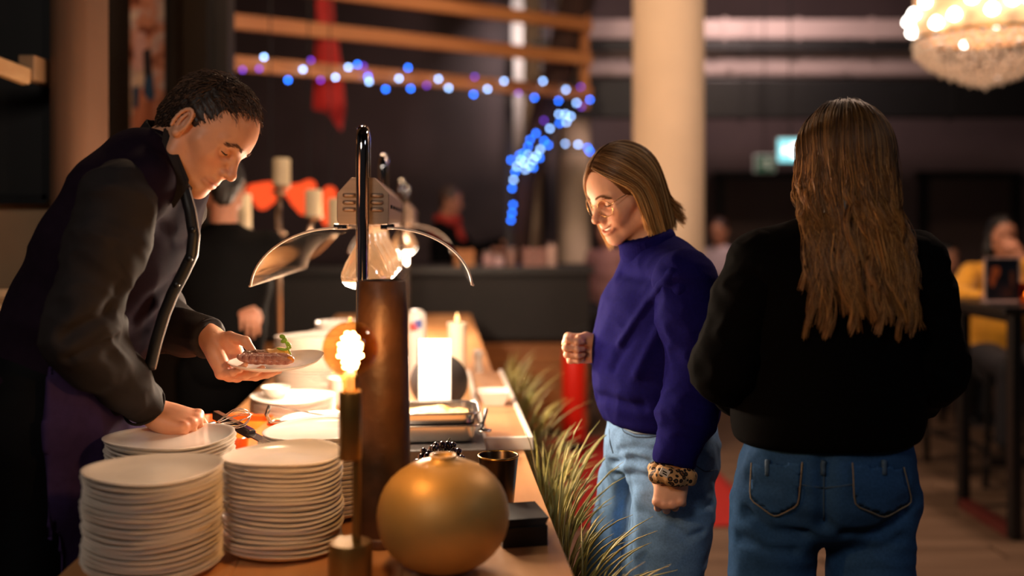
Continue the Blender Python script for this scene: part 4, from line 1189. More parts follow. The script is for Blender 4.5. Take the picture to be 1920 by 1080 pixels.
# grass planter along the guest side
t = thing('planter_trough', 'narrow dark planter trough along the guest side of the counter', 'planter', CU(0.285, 1.55, 0), T_CTR)
for sx in (-0.034, 0.034): MB().box((sx, 1.5, 0.33), (0.008, 3.0, 0.66)).build('side', M_black, t)
for yy in (0.0, 3.0): MB().box((0, yy, 0.33), (0.07, 0.008, 0.66)).build('end', M_black, t)
MB().box((0, 1.5, 0.31), (0.06, 2.98, 0.62)).build('soil', mat('soil', '#2a1d14', 0.95, bump=0.6, bscale=60), t)
M_grass = mat('grass_blade', '#d2c684', 0.6, color2='#a9a258', scale=14, attr=True)
rs = np.random.default_rng(11)
gl = ['the hip of the woman in blue', 'the thigh of the woman in blue']
def tuft(v, u, hgt, nbl, spread, label, lean=0.12):
    base = CU(u, v, 0.615)
    t = thing('grass_tuft', label, 'grass', base, T_CTR, 'ornamental grass along the counter')
    S = 8; paths = np.zeros((nbl, S, 3)); q = np.linspace(0, 1, S)
    a = rs.uniform(0, 2 * PI, nbl); ln = hgt * rs.uniform(0.55, 1.1, nbl); sp = spread * rs.uniform(0.15, 1.0, nbl)
    bx = rs.normal(0, 0.012, (nbl, 2))
    dx = np.cos(a) * sp + lean * rs.uniform(0.2, 1.0, nbl); dy = np.sin(a) * sp * 1.2
    paths[:, :, 0] = bx[:, :1] * 1.0 + dx[:, None] * q ** 1.7
    paths[:, :, 1] = bx[:, 1:] * 3.0 + dy[:, None] * q ** 1.6
    paths[:, :, 2] = ln[:, None] * (q - 0.22 * q ** 3)
    v_, f_, per = strands(paths, 0.0025, 0.0004)
    c = np.repeat(rs.uniform(0.55, 1.15, nbl)[:, None] * np.array([[1, 1, 1]]) * np.stack([np.ones(nbl), rs.uniform(0.85, 1.05, nbl), rs.uniform(0.6, 1.1, nbl)], 1), per, 0)
    o = mesh_obj('blades', v_, f_, M_grass, t, True, cols=c); o['kind'] = 'stuff'
for i, (v, h_) in enumerate(((1.72, 0.20), (1.86, 0.24), (2.0, 0.26), (2.16, 0.30), (2.30, 0.36), (2.44, 0.40), (2.58, 0.36), (2.74, 0.30), (2.95, 0.30), (3.2, 0.34), (3.5, 0.36), (3.85, 0.38), (4.2, 0.36))):
    lab = ['dry green grass tuft in the trough beside the black napkin box', 'dry green grass tuft in the trough beside the gold vase', 'tall pale grass tuft in the trough beside the white-edged tray', 'pale grass tuft in the trough beyond the wooden tray\'s front edge'][0 if v < 1.9 else 1 if v < 2.2 else 2 if v < 2.9 else 3]
    tuft(v, 0.285, h_ * 1.12, 28, 0.10, lab, 0.14)

# ------------------------------------------------------------------ candelabrum and orange lanterns behind
Yc = 4.55
base = P(523, 420, Yc) * [1, 1, 0]
t = thing('candelabrum', 'tall silver floor candelabrum with thick unlit cream candles', 'candelabrum', base)
M_silv = mat('worn_silver', '#a58d78', 0.3, metal=0.9, vary=0.1)
def rel(x, y): return P(x, y, Yc) - base
MB().tube([(0, 0, 0.02), rel(523, 435), rel(523, 352)], 0.013, 12).build('stem', M_silv, t, smooth=True)
MB().lathe([(1e-5, 0), (0.10, 0), (0.10, 0.012), (0.05, 0.03), (0.02, 0.08), (1e-5, 0.08)], 32).build('base', M_silv, t, smooth=40)
for px, py in ((523, 437), (523, 360)): MB().lathe([(0.013, -0.014), (0.034, -0.006), (0.036, 0.004), (0.013, 0.014)], 20, rel(px, py)).build('knop', M_silv, t, smooth=True)
j0 = rel(523, 470)
for (cx, cy0, cy1, dy) in ((413, 348, 408, -0.05), (446, 362, 430, 0.08), (528, 297, 350, 0), (586, 355, 408, 0.02), (634, 372, 430, -0.03)):
    e = rel(cx, cy1); e[1] += dy
    if cx != 528:
        m1 = (j0 + e) / 2; m1[2] = min(j0[2], e[2]) - 0.10; m1[1] = (j0[1] + e[1]) / 2
        pts = [(1 - q) ** 2 * j0 + 2 * q * (1 - q) * m1 + q * q * e for q in np.linspace(0, 1, 10)]
        MB().tube(pts, 0.010, 10).build('arm', M_silv, t, smooth=True)
    MB().lathe([(1e-5, -0.012), (0.02, -0.01), (0.046, 0.002), (0.044, 0.006), (1e-5, 0.004)], 24, e).build('drip_tray', M_silv, t, smooth=True)
    c_ = thing('pillar_candle', {413: 'cream candle on the outermost candelabrum arm by the second waiter', 446: 'slim cream candle just above the second waiter\'s shoulder', 528: 'tallest cream candle in the middle of the candelabrum', 586: 'cream candle in front of the glowing orange lantern', 634: 'cream candle beside the heat lamp hood'}[cx], 'candle', base + e + [0, 0, 0.006], 0, 'candles on the candelabrum')
    hh = (cy1 - cy0) / F_PX * Yc - 0.006
    MB().lathe([(1e-5, 0), (0.037, 0), (0.039, 0.004), (0.039, hh - 0.008), (0.034, hh), (1e-5, hh - 0.004)], 24).build('wax', mat('old_wax', '#d9c8a4', 0.6, vary=0.04), c_, smooth=45)
    MB().tube([(0, 0, hh - 0.006), (0, 0, hh + 0.012)], 0.0018, 6).build('wick', M_black, c_)
def lantern(poly, Y, label):
    pr = [P(x, y, Y) for x, y in poly]; c = np.mean(pr, 0)
    t = thing('glowing_lantern', label, 'lantern', c)
    s = Sdf(); pr = [q - c for q in pr]
    for q in range(len(pr)): s.cone(pr[q], pr[(q + 1) % len(pr)], 0.028, 0.028, 0.03)
    for q in pr: s.cone(q, (0, 0, 0), 0.03, 0.055, 0.03)
    v_, f_ = s.mesh(0.008, 2)
    mesh_obj('shade', v_, f_, emitter('orange_glow', (1.0, 0.085, 0.02), 1.25), t, True)
    top = v_[v_[:, 2].argmax()]
    MB().tube([top, (top[0], top[1], 4.68 - c[2])], 0.004, 6).build('cord', M_black, t)
lantern([(476, 358), (510, 354), (508, 366), (492, 380)], 5.6, 'glowing orange lantern between the waiters and tallest candle')
lantern([(545, 358), (580, 350), (578, 372), (570, 390), (560, 375)], 5.6, 'larger glowing orange lantern behind the candelabrum')
lantern([(618, 362), (622, 395), (616, 412)], 5.7, 'narrow glowing orange lantern beside the heat lamp hood')
# ------------------------------------------------------------------ people: shared builders
def skin_mat(name, c): return mat(name, c, 0.5, vary=0.05, scale=40, sub=0.12, attr=True, bump=0.04, bscale=400)
M_skin_a = skin_mat('skin_warm', '#e0a07c')
M_skin_b = skin_mat('skin_fair', '#ecb495')
M_skin_c = skin_mat('skin_tan', '#b87f63')
M_lash = mat('lash', '#241611', 0.7)
M_tooth = mat('tooth', '#efe6da', 0.25)

def head_sdf(fem=0.0, smile=0.0, brow=1.0, jaw=1.0, lidopen=0.25):
    s = Sdf()
    s.ell((-0.014, 0, 0.030), (0.097, 0.0755, 0.087), k=0.02)                     # cranium
    s.ell((0.012, 0, 0.020), (0.078, 0.066, 0.080), k=0.02)                       # forehead volume
    s.ell((0.030, 0, -0.040), (0.056, 0.056, 0.068), k=0.025)                     # mid face
    for q in (-1, 1):
        s.cone((-0.012, q * 0.055, -0.030), (0.004, q * 0.052 * jaw, -0.070), 0.018, 0.017, 0.02)
        s.cone((0.004, q * 0.052 * jaw, -0.070), (0.062, q * 0.014, -0.101), 0.016, 0.014, 0.02)
        s.cone((0.050, q * 0.043, -0.024), (0.030, q * 0.058, -0.016), 0.018 + 0.003 * smile, 0.014, 0.022)     # cheekbone
        if smile: s.ball((0.061, q * 0.034, -0.044), 0.0165, 0.02)
    s.ball((0.068, 0, -0.100), 0.0155, 0.02)                                      # chin
    s.cone((0.070, 0, -0.075), (0.066, 0, -0.095), 0.016, 0.014, 0.02)
    for q in (-1, 1):
        s.ell((0.081, q * 0.033, -0.003), (0.013, 0.018, 0.0125), k=0.012, mode='sub')   # eye sockets
        s.cone((0.076, q * 0.012, 0.0185), (0.062, q * 0.046, 0.017), 0.0095 * brow, 0.0075 * brow, 0.014)         # brow
    # nose
    s.cone((0.078, 0, 0.010), (0.103, 0, -0.031), 0.0076, 0.0088, 0.010)
    s.ball((0.1045, 0, -0.0350), 0.0100, 0.007)
    for q in (-1, 1):
        s.ell((0.090, q * 0.0115, -0.0385), (0.0105, 0.0072, 0.0080), k=0.006)
        s.ball((0.0945, q * 0.0062, -0.0465), 0.0034, 0.003, mode='sub')
    s.cone((0.083, 0, -0.050), (0.084, 0, -0.060), 0.010, 0.009, 0.014)           # philtrum area
    # lips
    zc = -0.0700; w_ = 0.024 + 0.006 * smile
    def lip(y, dx, dz): return (0.0865 - dx - 15.0 * y * y, y, zc + dz + smile * 0.016 * (abs(y) / 0.03) ** 1.8)
    ys = np.linspace(-w_, w_, 9)
    for a, b in zip(ys[:-1], ys[1:]):
        ra = lambda y: 0.0022 + 0.0034 * (1 - (abs(y) / w_) ** 2)
        s.cone(lip(a, 0.0, 0.0042 + 0.001 * smile), lip(b, 0.0, 0.0042 + 0.001 * smile), ra(a), ra(b), 0.004)
        s.cone(lip(a, 0.0015, -0.0050 - 0.004 * smile), lip(b, 0.0015, -0.0050 - 0.004 * smile), ra(a) * 1.15, ra(b) * 1.15, 0.004)
    for a, b in zip(ys[:-1], ys[1:]):
        gap = lambda y: 0.0009 + 0.0032 * smile * (1 - (abs(y) / w_) ** 2)
        s.cone(np.array(lip(a, -0.006, -0.0008)), np.array(lip(b, -0.006, -0.0008)), gap(a), gap(b), 0.0015, 'sub')
        if smile: s.cone(np.array(lip(a, 0.002, -0.001)), np.array(lip(b, 0.002, -0.001)), gap(a) * 1.2, gap(b) * 1.2, 0.0015, 'sub')
    # eyelids over the eyeballs
    for q in (-1, 1):
        s.ball((0.0655, q * 0.0325, -0.002), 0.0132, 0.003)
        for i in range(6):
            y0 = -0.011 + 0.0044 * i; y1 = y0 + 0.0044
            f_ = lambda y: (0.0655 + math.sqrt(max(0.0, 0.0135 ** 2 - y * y)) * 0.93, q * 0.0325 + y, -0.0055 - 18 * y * y * -0.4)
            if i < 5: s.cone(f_(y0), f_(y1), 0.0010, 0.0010, 0.001, 'sub')
        # ear
        R = frame((0.94, q * 0.30, 0.12), (0.12, 0, 1))
        c = np.array([-0.014, q * 0.0775, -0.010])
        s.ell(c, (0.0165, 0.0065, 0.031), R, 0.006)
        s.ell(c + [0.002, q * 0.008, 0.002], (0.0108, 0.0075, 0.0205), R, 0.004, 'sub')
        pts = [c + np.array([0.0150 * math.cos(a) - 0.001, q * 0.006, 0.029 * math.sin(a)]) for a in np.linspace(-0.6, 3.9, 12)]
        s.chain(pts, [0.0034] * 12, 0.003)
        s.ball(c + [0.004, q * 0.002, -0.027], 0.0075, 0.006)
        s.ball(c + [0.0125, q * 0.0035, -0.004], 0.0045, 0.004)
        s.chain([c + [-0.002, q * 0.004, 0.018], c + [-0.006, q * 0.0045, 0.004], c + [-0.003, q * 0.004, -0.012]], [0.0026, 0.0032, 0.0026], 0.003)
        s.ball(c + [0.0065, q * 0.0055, -0.004], 0.0052, 0.002, 'sub')
    return s, lip, w_

def to_local(R, c, p, sc=1.0): return (np.array(p) - c) @ R / sc

def skin_cols(v, stubble=0.0, blush=0.25):
    """lips, cheeks and nose are a little redder, in head space"""
    c = np.ones((len(v), 3))
    def mixc(wt, col):
        nonlocal c
        wt = np.clip(wt, 0, 1)[:, None]; c = c * (1 - wt) + c * np.array(col) * wt
    lips = np.exp(-(((v[:, 1]) / 0.023) ** 4)) * np.exp(-((v[:, 2] + 0.0705) / 0.0075) ** 4) * (v[:, 0] > 0.072)
    mixc(lips * 0.95, (0.80, 0.50, 0.46))
    ml = np.exp(-(((v[:, 1]) / 0.023) ** 4)) * np.exp(-((v[:, 2] + 0.0708) / 0.0014) ** 2) * (v[:, 0] > 0.07)
    mixc(ml * 0.8, (0.40, 0.22, 0.20))  # shade of the mouth crease painted in as a dark line
    ck = np.exp(-((np.abs(v[:, 1]) - 0.042) / 0.018) ** 2 - ((v[:, 2] + 0.030) / 0.022) ** 2) * (v[:, 0] > 0.02)
    mixc(ck * blush, (1.0, 0.66, 0.58))
    ns = np.exp(-(v[:, 1] / 0.014) ** 2 - ((v[:, 2] + 0.036) / 0.014) ** 2) * (v[:, 0] > 0.085)
    mixc(ns * blush, (1.0, 0.70, 0.62))
    if stubble:
        sb = np.clip((-v[:, 2] - 0.050) / 0.02, 0, 1) * np.clip((v[:, 0] + 0.01) / 0.03, 0, 1) * (v[:, 2] > -0.125)
        mixc(sb * stubble * (1 - lips), (0.72, 0.68, 0.66))
    return c

def build_head(c, fwd, up, sc, neck, h=0.0022, **k):
    """returns world verts, faces, cols, R and a function local->world"""
    R = frame(fwd, up)
    st = k.pop('stubble', 0.0); bl = k.pop('blush', 0.25)
    s, lip, w_ = head_sdf(**k)
    for (p0, r0), (p1, r1) in zip(neck[:-1], neck[1:]):
        a = to_local(R, c, p0, sc); b = to_local(R, c, p1, sc)
        s.cone(a, b, r0 / sc, r1 / sc, 0.02)
    v, F = s.mesh(h / sc, 1)
    col = skin_cols(v, st, bl)
    W = lambda p: np.asarray(p, float) @ R.T * sc + c
    return W(v), F, col, R, W, lip, w_

def hand(wrist, fwd, back, th, sc=1.0, curl=((50, 70, 40),) * 4, spread=(0.10, 0.03, -0.04, -0.12), thumb=((0.045, 0.045, -0.02), (0.075, 0.05, -0.03), (0.10, 0.045, -0.035)), arm=None, h=0.0024, thumb_w=None):
    f = np.array(fwd, float); f /= np.linalg.norm(f)
    b = np.array(back, float); b -= f * np.dot(f, b); b /= np.linalg.norm(b)
    t = np.array(th, float); t -= f * np.dot(f, t) + b * np.dot(b, t); t /= np.linalg.norm(t)
    w_ = np.array(wrist, float)
    H = lambda x, y, z: w_ + sc * (x * f + y * t + z * b)
    s = Sdf()
    offs = (0.029, 0.010, -0.009, -0.027); kl = (0.090, 0.094, 0.089, 0.080)
    for i in range(4):
        s.cone(H(0.0, offs[i] * 0.62, 0.0), H(kl[i], offs[i], 0.003 - 0.002 * (i in (0, 3))), 0.0145 * sc, 0.0115 * sc, 0.014 * sc)
        s.ball(H(kl[i], offs[i], 0.005), 0.0108 * sc, 0.004 * sc)
    s.ell(H(0.040, 0.026, -0.012), (0.032 * sc, 0.017 * sc, 0.016 * sc), np.stack([f, t, b], 1), 0.015 * sc)
    s.ell(H(0.045, -0.024, -0.010), (0.036 * sc, 0.014 * sc, 0.014 * sc), np.stack([f, t, b], 1), 0.015 * sc)
    seg = ((0.043, 0.026, 0.021), (0.047, 0.030, 0.022), (0.043, 0.028, 0.022), (0.034, 0.021, 0.019))
    rad = ((0.0096, 0.0086, 0.0078, 0.0064), (0.0098, 0.0088, 0.0079, 0.0066), (0.0093, 0.0083, 0.0075, 0.0062), (0.0083, 0.0073, 0.0066, 0.0055))
    nails = []
    for i in range(4):
        p = H(kl[i], offs[i], 0.001); ang = 0.0
        for j in range(3):
            ang += math.radians(curl[i][j])
            d = math.cos(ang) * f - math.sin(ang) * b + spread[i] * math.cos(ang) * t
            d /= np.linalg.norm(d)
            q = p + d * seg[i][j] * sc
            s.cone(p, q, rad[i][j] * sc, rad[i][j + 1] * sc, 0.003 * sc)
            if j < 2: s.ball(q, rad[i][j + 1] * sc * 1.06, 0.003 * sc)
            p = q
        n_ = math.cos(ang) * b + math.sin(ang) * f
        nails.append((p - d * 0.006 * sc + n_ * 0.0048 * sc, d, n_))
    p = H(0.022, 0.020, -0.008); rr = (0.0145, 0.0118, 0.0102, 0.0078)
    for j, q in enumerate(thumb if thumb_w is None else thumb_w):
        q = H(*q) if thumb_w is None else np.array(q); s.cone(p, q, rr[j] * sc, rr[j + 1] * sc, 0.008 * sc if j == 0 else 0.004 * sc); dlast = (q - p) / np.linalg.norm(q - p); p = q
    tn = np.cross(dlast, np.cross(b * 0.6 + t, dlast)); tn /= np.linalg.norm(tn)
    nails.append((p - dlast * 0.006 * sc + tn * 0.0062 * sc, dlast, tn))
    if arm is not None:
        for (p0, r0), (p1, r1) in zip(arm[:-1], arm[1:]): s.cone(p0, p1, r0, r1, 0.015)
    s.econe(H(-0.03, 0, 0), H(0.012, 0, 0), (0.027 * sc, 0.020 * sc), (0.028 * sc, 0.018 * sc), t, 0.012 * sc)
    v, F = s.mesh(h, 1)
    # redder knuckles and finger tips
    col = np.ones((len(v), 3))
    for i in range(4):
        d = np.linalg.norm(v - H(kl[i], offs[i], 0.008), axis=1); wt = np.exp(-(d / (0.013 * sc)) ** 2)[:, None] * 0.45
        col = col * (1 - wt) + col * np.array([0.98, 0.72, 0.66]) * wt
    return v, F, col, nails, H

def nail_mesh(nails, sc=1.0):
    out = MB()
    for p, d, n in nails:
        s_ = np.cross(d, n); R = np.stack([d, s_, n], 1)
        g = MB().lathe([(1e-5, 0.0012), (0.0045, 0.0008), (0.0058, -0.001)], 12)
        v = np.concatenate(g.v) * sc; v[:, 0] *= 1.15
        out.add(v @ R.T + p, g.f)
    return out

def folds(v, F, amp, scale, axis=None, squash=3.0, seed=0, ridge=True):
    """cloth folds: ridged noise, stretched along axis"""
    p = v.copy() + seed * 3.17
    if axis is not None:
        a = np.array(axis, float); a /= np.linalg.norm(a)
        p = p - np.outer(p @ a, a) * (1 - 1 / squash)
    n = fbm(p, scale, 2)
    if ridge: n = 1 - 2 * np.abs(n)
    return v + vnormals(v, F) * (amp * n)[:, None]

def face_x(lv, y, z, r=0.004):
    """front surface of a head mesh (head space) at the given y, z"""
    m = (np.abs(lv[:, 1] - y) < r) & (np.abs(lv[:, 2] - z) < r) & (lv[:, 0] > 0.03)
    if not m.any(): return 0.07
    return lv[m, 0].max()

def lash_tubes(W, q, w=0.0013, lv=None):
    pts = []
    for y in np.linspace(-0.0125, 0.0125, 9):
        z = -0.0062 + 9 * y * y
        x = 0.0655 + math.sqrt(max(0.0, 0.0140 ** 2 - y * y)) * 0.96 if lv is None else face_x(lv, q * 0.0325 + y, z, 0.0028) + 0.0002
        pts.append([x, q * 0.0325 + y, z])
    pts = np.array(pts); pts[1:-1, 0] = (pts[:-2, 0] + 2 * pts[1:-1, 0] + pts[2:, 0]) / 4
    return MB().tube([W(p) for p in pts], [w * (0.5 + 0.7 * math.sin(PI * (i + 1) / 10)) for i in range(9)], 6)

def brow_mesh(W, q, n=60, lift=0.0, seed=1, thick=1.0, lv=None):
    rs = np.random.default_rng(seed)
    P_ = []
    for i in range(n):
        u = rs.uniform(0, 1)
        y = 0.011 + 0.038 * u
        z = 0.0165 + lift + 0.006 * math.sin(PI * min(1, u * 1.2)) - 0.006 * max(0, u - 0.5) + rs.normal(0, 0.0014) * thick
        a = np.array([0, q * y, z]); d = np.array([0, q * 0.95, 0.35 - 0.6 * u]) * 0.008
        tri = []
        for k_ in (0, 0.5, 1.0):
            p = a + d * k_; p[0] = face_x(lv, p[1], p[2]) + 0.0003 + 0.0008 * k_ * (1 - k_) * 4 * 0.5
            tri.append(W(p))
        P_.append(tri)
    return strands(np.array(P_), 0.00075, 0.0002)[:2]

def person(label, loc, cat='person', group=None):
    return thing('person', label, cat, loc, 0, group)

def part(name, v, F, m, par, cols=None, smooth=True):
    v = np.asarray(v) - np.array(par.location)
    return mesh_obj(name, v, F if isinstance(F, list) else np.asarray(F), m, par, smooth, cols=cols)
def mbpart(name, mb, m, par, smooth=True, **k):
    o = np.array(par.location)
    return mb.xform(lambda v: v - o).build(name, m, par, smooth=smooth, **k)

def shoe(par, heel, fwd, m, sc=1.0):
    f = np.array(fwd, float); f[2] = 0; f /= np.linalg.norm(f); l = np.array([-f[1], f[0], 0]); h = np.array(heel, float); h[2] = 0
    s = Sdf()
    Q = lambda x, y, z: h + sc * (x * f + y * l) + np.array([0, 0, z * sc])
    s.econe(Q(0.0, 0, 0.045), Q(0.09, 0, 0.045), (0.034, 0.042), (0.04, 0.042), l, 0.03)
    s.econe(Q(0.09, 0, 0.040), Q(0.20, 0, 0.030), (0.042, 0.036), (0.036, 0.026), l, 0.03)
    s.cone(Q(0.01, 0, 0.05), Q(0.01, 0, 0.12), 0.042, 0.04, 0.02)
    s.cut((0, 0, 0.004), (0, 0, -1))
    v, F = s.mesh(0.007, 1)
    v[:, 2] = np.maximum(v[:, 2], 0.003)
    return part('shoe', v, F, m, par)

def cloth(name, s, h, m, par, amp=0.0, scale=6.0, axis=None, squash=3.0, seed=0, smooth=1, fn=None, cols=None, fn2=None):
    v, F = s.mesh(h, smooth)
    if amp: v = folds(v, F, amp, scale, axis, squash, seed)
    if fn is not None: v = fn(v, F)
    if fn2 is not None: v = fn2(v, F)
    return part(name, v, F, m, par, cols=cols(v) if cols else None)
# ------------------------------------------------------------------ the waiter serving
man = person('waiter in dark shirt and purple-grey waistcoat leaning over the counter, holding a served plate', (-0.95, 2.03, 0.0))
M_shirt = mat('grey_shirt', '#2a2525', 0.75, vary=0.08, scale=30, bump=0.1, bscale=500, spec=0.12)
M_vest = mat('plum_waistcoat', '#1f1420', 0.8, vary=0.1, scale=40, bump=0.12, bscale=600, spec=0.04)
M_vback = mat('black_lining', '#0a090b', 0.5, vary=0.1)
M_apron = mat('purple_apron', '#35264a', 0.8, vary=0.1, scale=60, bump=0.15, bscale=500, spec=0.1)
M_trous = mat('black_trouser', '#08080b', 0.7, vary=0.2, spec=0.1)
mw = np.array([0.24, 0.97, 0.0])                    # his left
mf = np.array([0.97, -0.24, 0.0])
HC = P(391, 249, 2.03); HS = 0.98
nb = P(318, 292, 2.05)
fw_m = np.array([0.735, -0.227, -0.638]); up_m = np.array([0.66, 0.04, 0.75])
hv, hF, hc, HR, HW, lip, lw = build_head(HC, fw_m, up_m, HS, [(HC + (-0.030 * HS) * frame(fw_m, up_m)[:, 0] - 0.06 * frame(fw_m, up_m)[:, 2], 0.056), (nb, 0.062), (nb + (nb - HC) * 0.35, 0.075)], stubble=0.35, blush=0.3, jaw=1.06, brow=1.1)
HLV = to_local(HR, HC, hv, HS)
# shoulders, elbows, wrists
shR, elR, wrR = P(228, 372, 1.885), P(143, 632, 1.84), P(277, 768, 2.045)
shL, elL, wrL = P(322, 380, 2.19), P(268, 600, 2.31), P(398, 636, 2.16)
secs = [(P(88, 790, 2.03), (0.172, 0.135)), (P(112, 700, 2.03), (0.172, 0.138)), (P(166, 587, 2.03), (0.162, 0.132)), (P(222, 462, 2.03), (0.176, 0.124)), (P(264, 367, 2.03), (0.162, 0.100)), (P(300, 312, 2.04), (0.095, 0.082))]
# hidden body inside the clothes, hands and head: one body
inner = Sdf(); inner.echain([(p, (a * 0.8, b * 0.8)) for p, (a, b) in secs], mw, 0.05)
inner.chain([shR, elR, wrR], [0.05, 0.04, 0.028], 0.03); inner.chain([shL, elL, wrL], [0.05, 0.04, 0.028], 0.03)
hipR, hipL = P(85, 800, 1.955), P(90, 800, 2.13)
knR, knL = np.array([-0.97, 1.95, 0.56]), np.array([-0.97, 2.14, 0.56]); anR, anL = np.array([-0.97, 1.92, 0.10]), np.array([-0.97, 2.15, 0.10])
for a, b, c in ((hipR, knR, anR), (hipL, knL, anL)): inner.chain([a, b, c], [0.08, 0.05, 0.035], 0.04)
inner.chain([P(268, 365, 2.03), nb], [0.07, 0.055], 0.03)
iv, iF = inner.mesh(0.016, 1)
# right hand (near): palm down, fingers closed on the whisk handle
rv, rF, rc, rn, RH = hand(wrR, (0.93, 0.05, -0.30), (0.25, -0.30, 0.92), (0.1, 1.0, 0.2), 1.06, ((48, 62, 40), (52, 66, 40), (58, 68, 40), (62, 66, 40)),
    thumb=((0.045, 0.045, -0.025), (0.072, 0.040, -0.045), (0.092, 0.022, -0.055)))
# left hand (far): palm up under the plate, thumb over the rim
lv, lF, lc, ln, LH = hand(wrL, (0.50, -0.26, -0.66), (-0.62, 0.35, -0.58), (0.44, 0.72, 0.02), 1.06, ((50, 8, 6), (52, 10, 6), (54, 12, 8), (56, 16, 10)),
    spread=(0.12, 0.02, -0.08, -0.16), thumb_w=(P(430, 632, 2.17), P(460, 640, 2.145), P(477, 664, 2.125)))
V, Fm, C = join([(hv, hF, hc), (iv, iF, np.ones((len(iv), 3))), (rv, rF, rc), (lv, lF, lc)])
body = part('body', V, Fm, M_skin_a, man, C)
nm = nail_mesh(rn, 1.0); nm2 = nail_mesh(ln, 1.0)
mbpart('fingernails', nm, mat('nail', '#e8b8a0', 0.3), man); mbpart('fingernails', nm2, MATS['nail'], man)
for q in (-1, 1):
    mbpart('eyelashes', lash_tubes(HW, q, 0.0013, HLV), M_lash, man)
    bv, bF = brow_mesh(HW, q, 80, 0.0, 3 + q, 1.3, HLV); part('eyebrow', bv, bF, mat('brow_brown', '#6a452c', 0.8), man)
# torso: shirt under the waistcoat
s = Sdf(); s.echain([(p, (a * 0.85, b * 0.82)) for p, (a, b) in secs[2:]], mw, 0.03)
s.chain([shR, P(268, 352, 2.03)], [0.066, 0.06], 0.03); s.chain([shL, P(268, 352, 2.03)], [0.06, 0.055], 0.03)
def sleeve(sh, el, wr, seed):
    s = Sdf()
    u = (el - sh); v_ = (wr - el)
    s.chain([sh, sh + u * 0.35, sh + u * 0.8, el], [0.074, 0.068, 0.058, 0.054], 0.03)
    cuff = el + v_ * 0.93
    s.chain([el, el + v_ * 0.25, el + v_ * 0.6, cuff], [0.056, 0.056, 0.049, 0.043], 0.03)
    # bunched folds in the crook of the elbow
    d = np.cross(u, v_); d /= np.linalg.norm(d)
    for k_ in range(3):
        c = el + u * (-0.10 * k_ + 0.02) + v_ * 0.06 * k_
        n_ = np.cross(d, u / np.linalg.norm(u))
        s.chain([c + d * 0.05, c + n_ * 0.055, c - d * 0.05], [0.014, 0.020, 0.014], 0.02)
    s.cut(cuff + v_ / np.linalg.norm(v_) * 0.012, v_, 0.003)
    return s, u, v_
for sh, el, wr, sd in ((shR, elR, wrR, 1), (shL, elL, wrL, 2)):
    sl, u, v_ = sleeve(sh, el, wr, sd)
    cloth('sleeve', sl, 0.005, M_shirt, man, fn=lambda v, F: folds(folds(v, F, 0.0042, 7.0, u * 0.5 + v_, 3.5, sd), F, 0.0016, 14.0, v_, 2.5, sd + 4), fn2=(lambda v, F: crease(crease(crease(v, F, ((118, 632), (165, 606), (206, 586)), 0.014, 0.014), F, ((128, 676), (175, 652), (218, 636)), 0.010, 0.012), F, ((215, 470), (235, 520), (210, 575)), 0.008, 0.016)) if sd == 1 else None)
    e = el + v_ * 0.945; d = v_ / np.linalg.norm(v_); a = np.cross(d, (0, 0, 1)); a /= np.linalg.norm(a); b = np.cross(d, a)
    ring = [e + 0.0425 * (math.cos(q) * a + math.sin(q) * b) for q in np.linspace(0, 2 * PI, 28, endpoint=False)]
    mbpart('cuff_edge', MB().tube(ring, 0.0032, 8, closed=True), M_shirt, man)
v, F = s.mesh(0.009, 1); part('shirt', v, F, M_shirt, man)
# waistcoat
s = Sdf(); s.echain(secs[1:5] + [(P(288, 330, 2.035), (0.125, 0.095))], mw, 0.05)
s.chain([P(278, 340, 1.91), P(262, 372, 1.895)], [0.055, 0.05], 0.04)
v, F = s.mesh(0.0075, 1)
v = folds(v, F, 0.0035, 3.6, (0.3, 0, 1), 1.0, 5)
for px in (((255, 600), (285, 560), (330, 520)), ((235, 640), (270, 620), (305, 585)), ((300, 420), (325, 450), (352, 455))): v = crease(v, F, px, 0.008, 0.016)
fwd_part = (v - P(200, 520, 2.03)) @ mf
part('waistcoat', v, F, M_vest, man)
# black front band with pale piping, following the front edge
pts = [P(x, y, Y) for x, y, Y in ((345, 352, 1.955), (357, 395, 1.95), (364, 440, 1.95), (360, 478, 1.95), (344, 512, 1.955), (325, 548, 1.96), (308, 590, 1.965), (293, 640, 1.97), (281, 690, 1.98))]
sm = []
for i in range(len(pts) - 1):
    for q in np.linspace(0, 1, 5, endpoint=False): sm.append(pts[i] * (1 - q) + pts[i + 1] * q)
sm.append(pts[-1])
mbpart('front_band', MB().tube(sm, 0.012, 10), M_vback, man)
mbpart('piping', MB().tube([p + np.array([0.0115, -0.004, 0.0]) for p in sm], 0.0013, 6), mat('pale_piping', '#b8a8a0', 0.5), man)
for i in (9, 16, 23): 
    p = sm[i]; mbpart('button', MB().lathe([(1e-5, 0.003), (0.006, 0.002), (0.007, 0), (1e-5, -0.001)], 14).xform(lambda v, p=p: np.stack([v[:, 0], -v[:, 2], v[:, 1]], 1) + p + [0.002, -0.011, 0]), M_black, man)
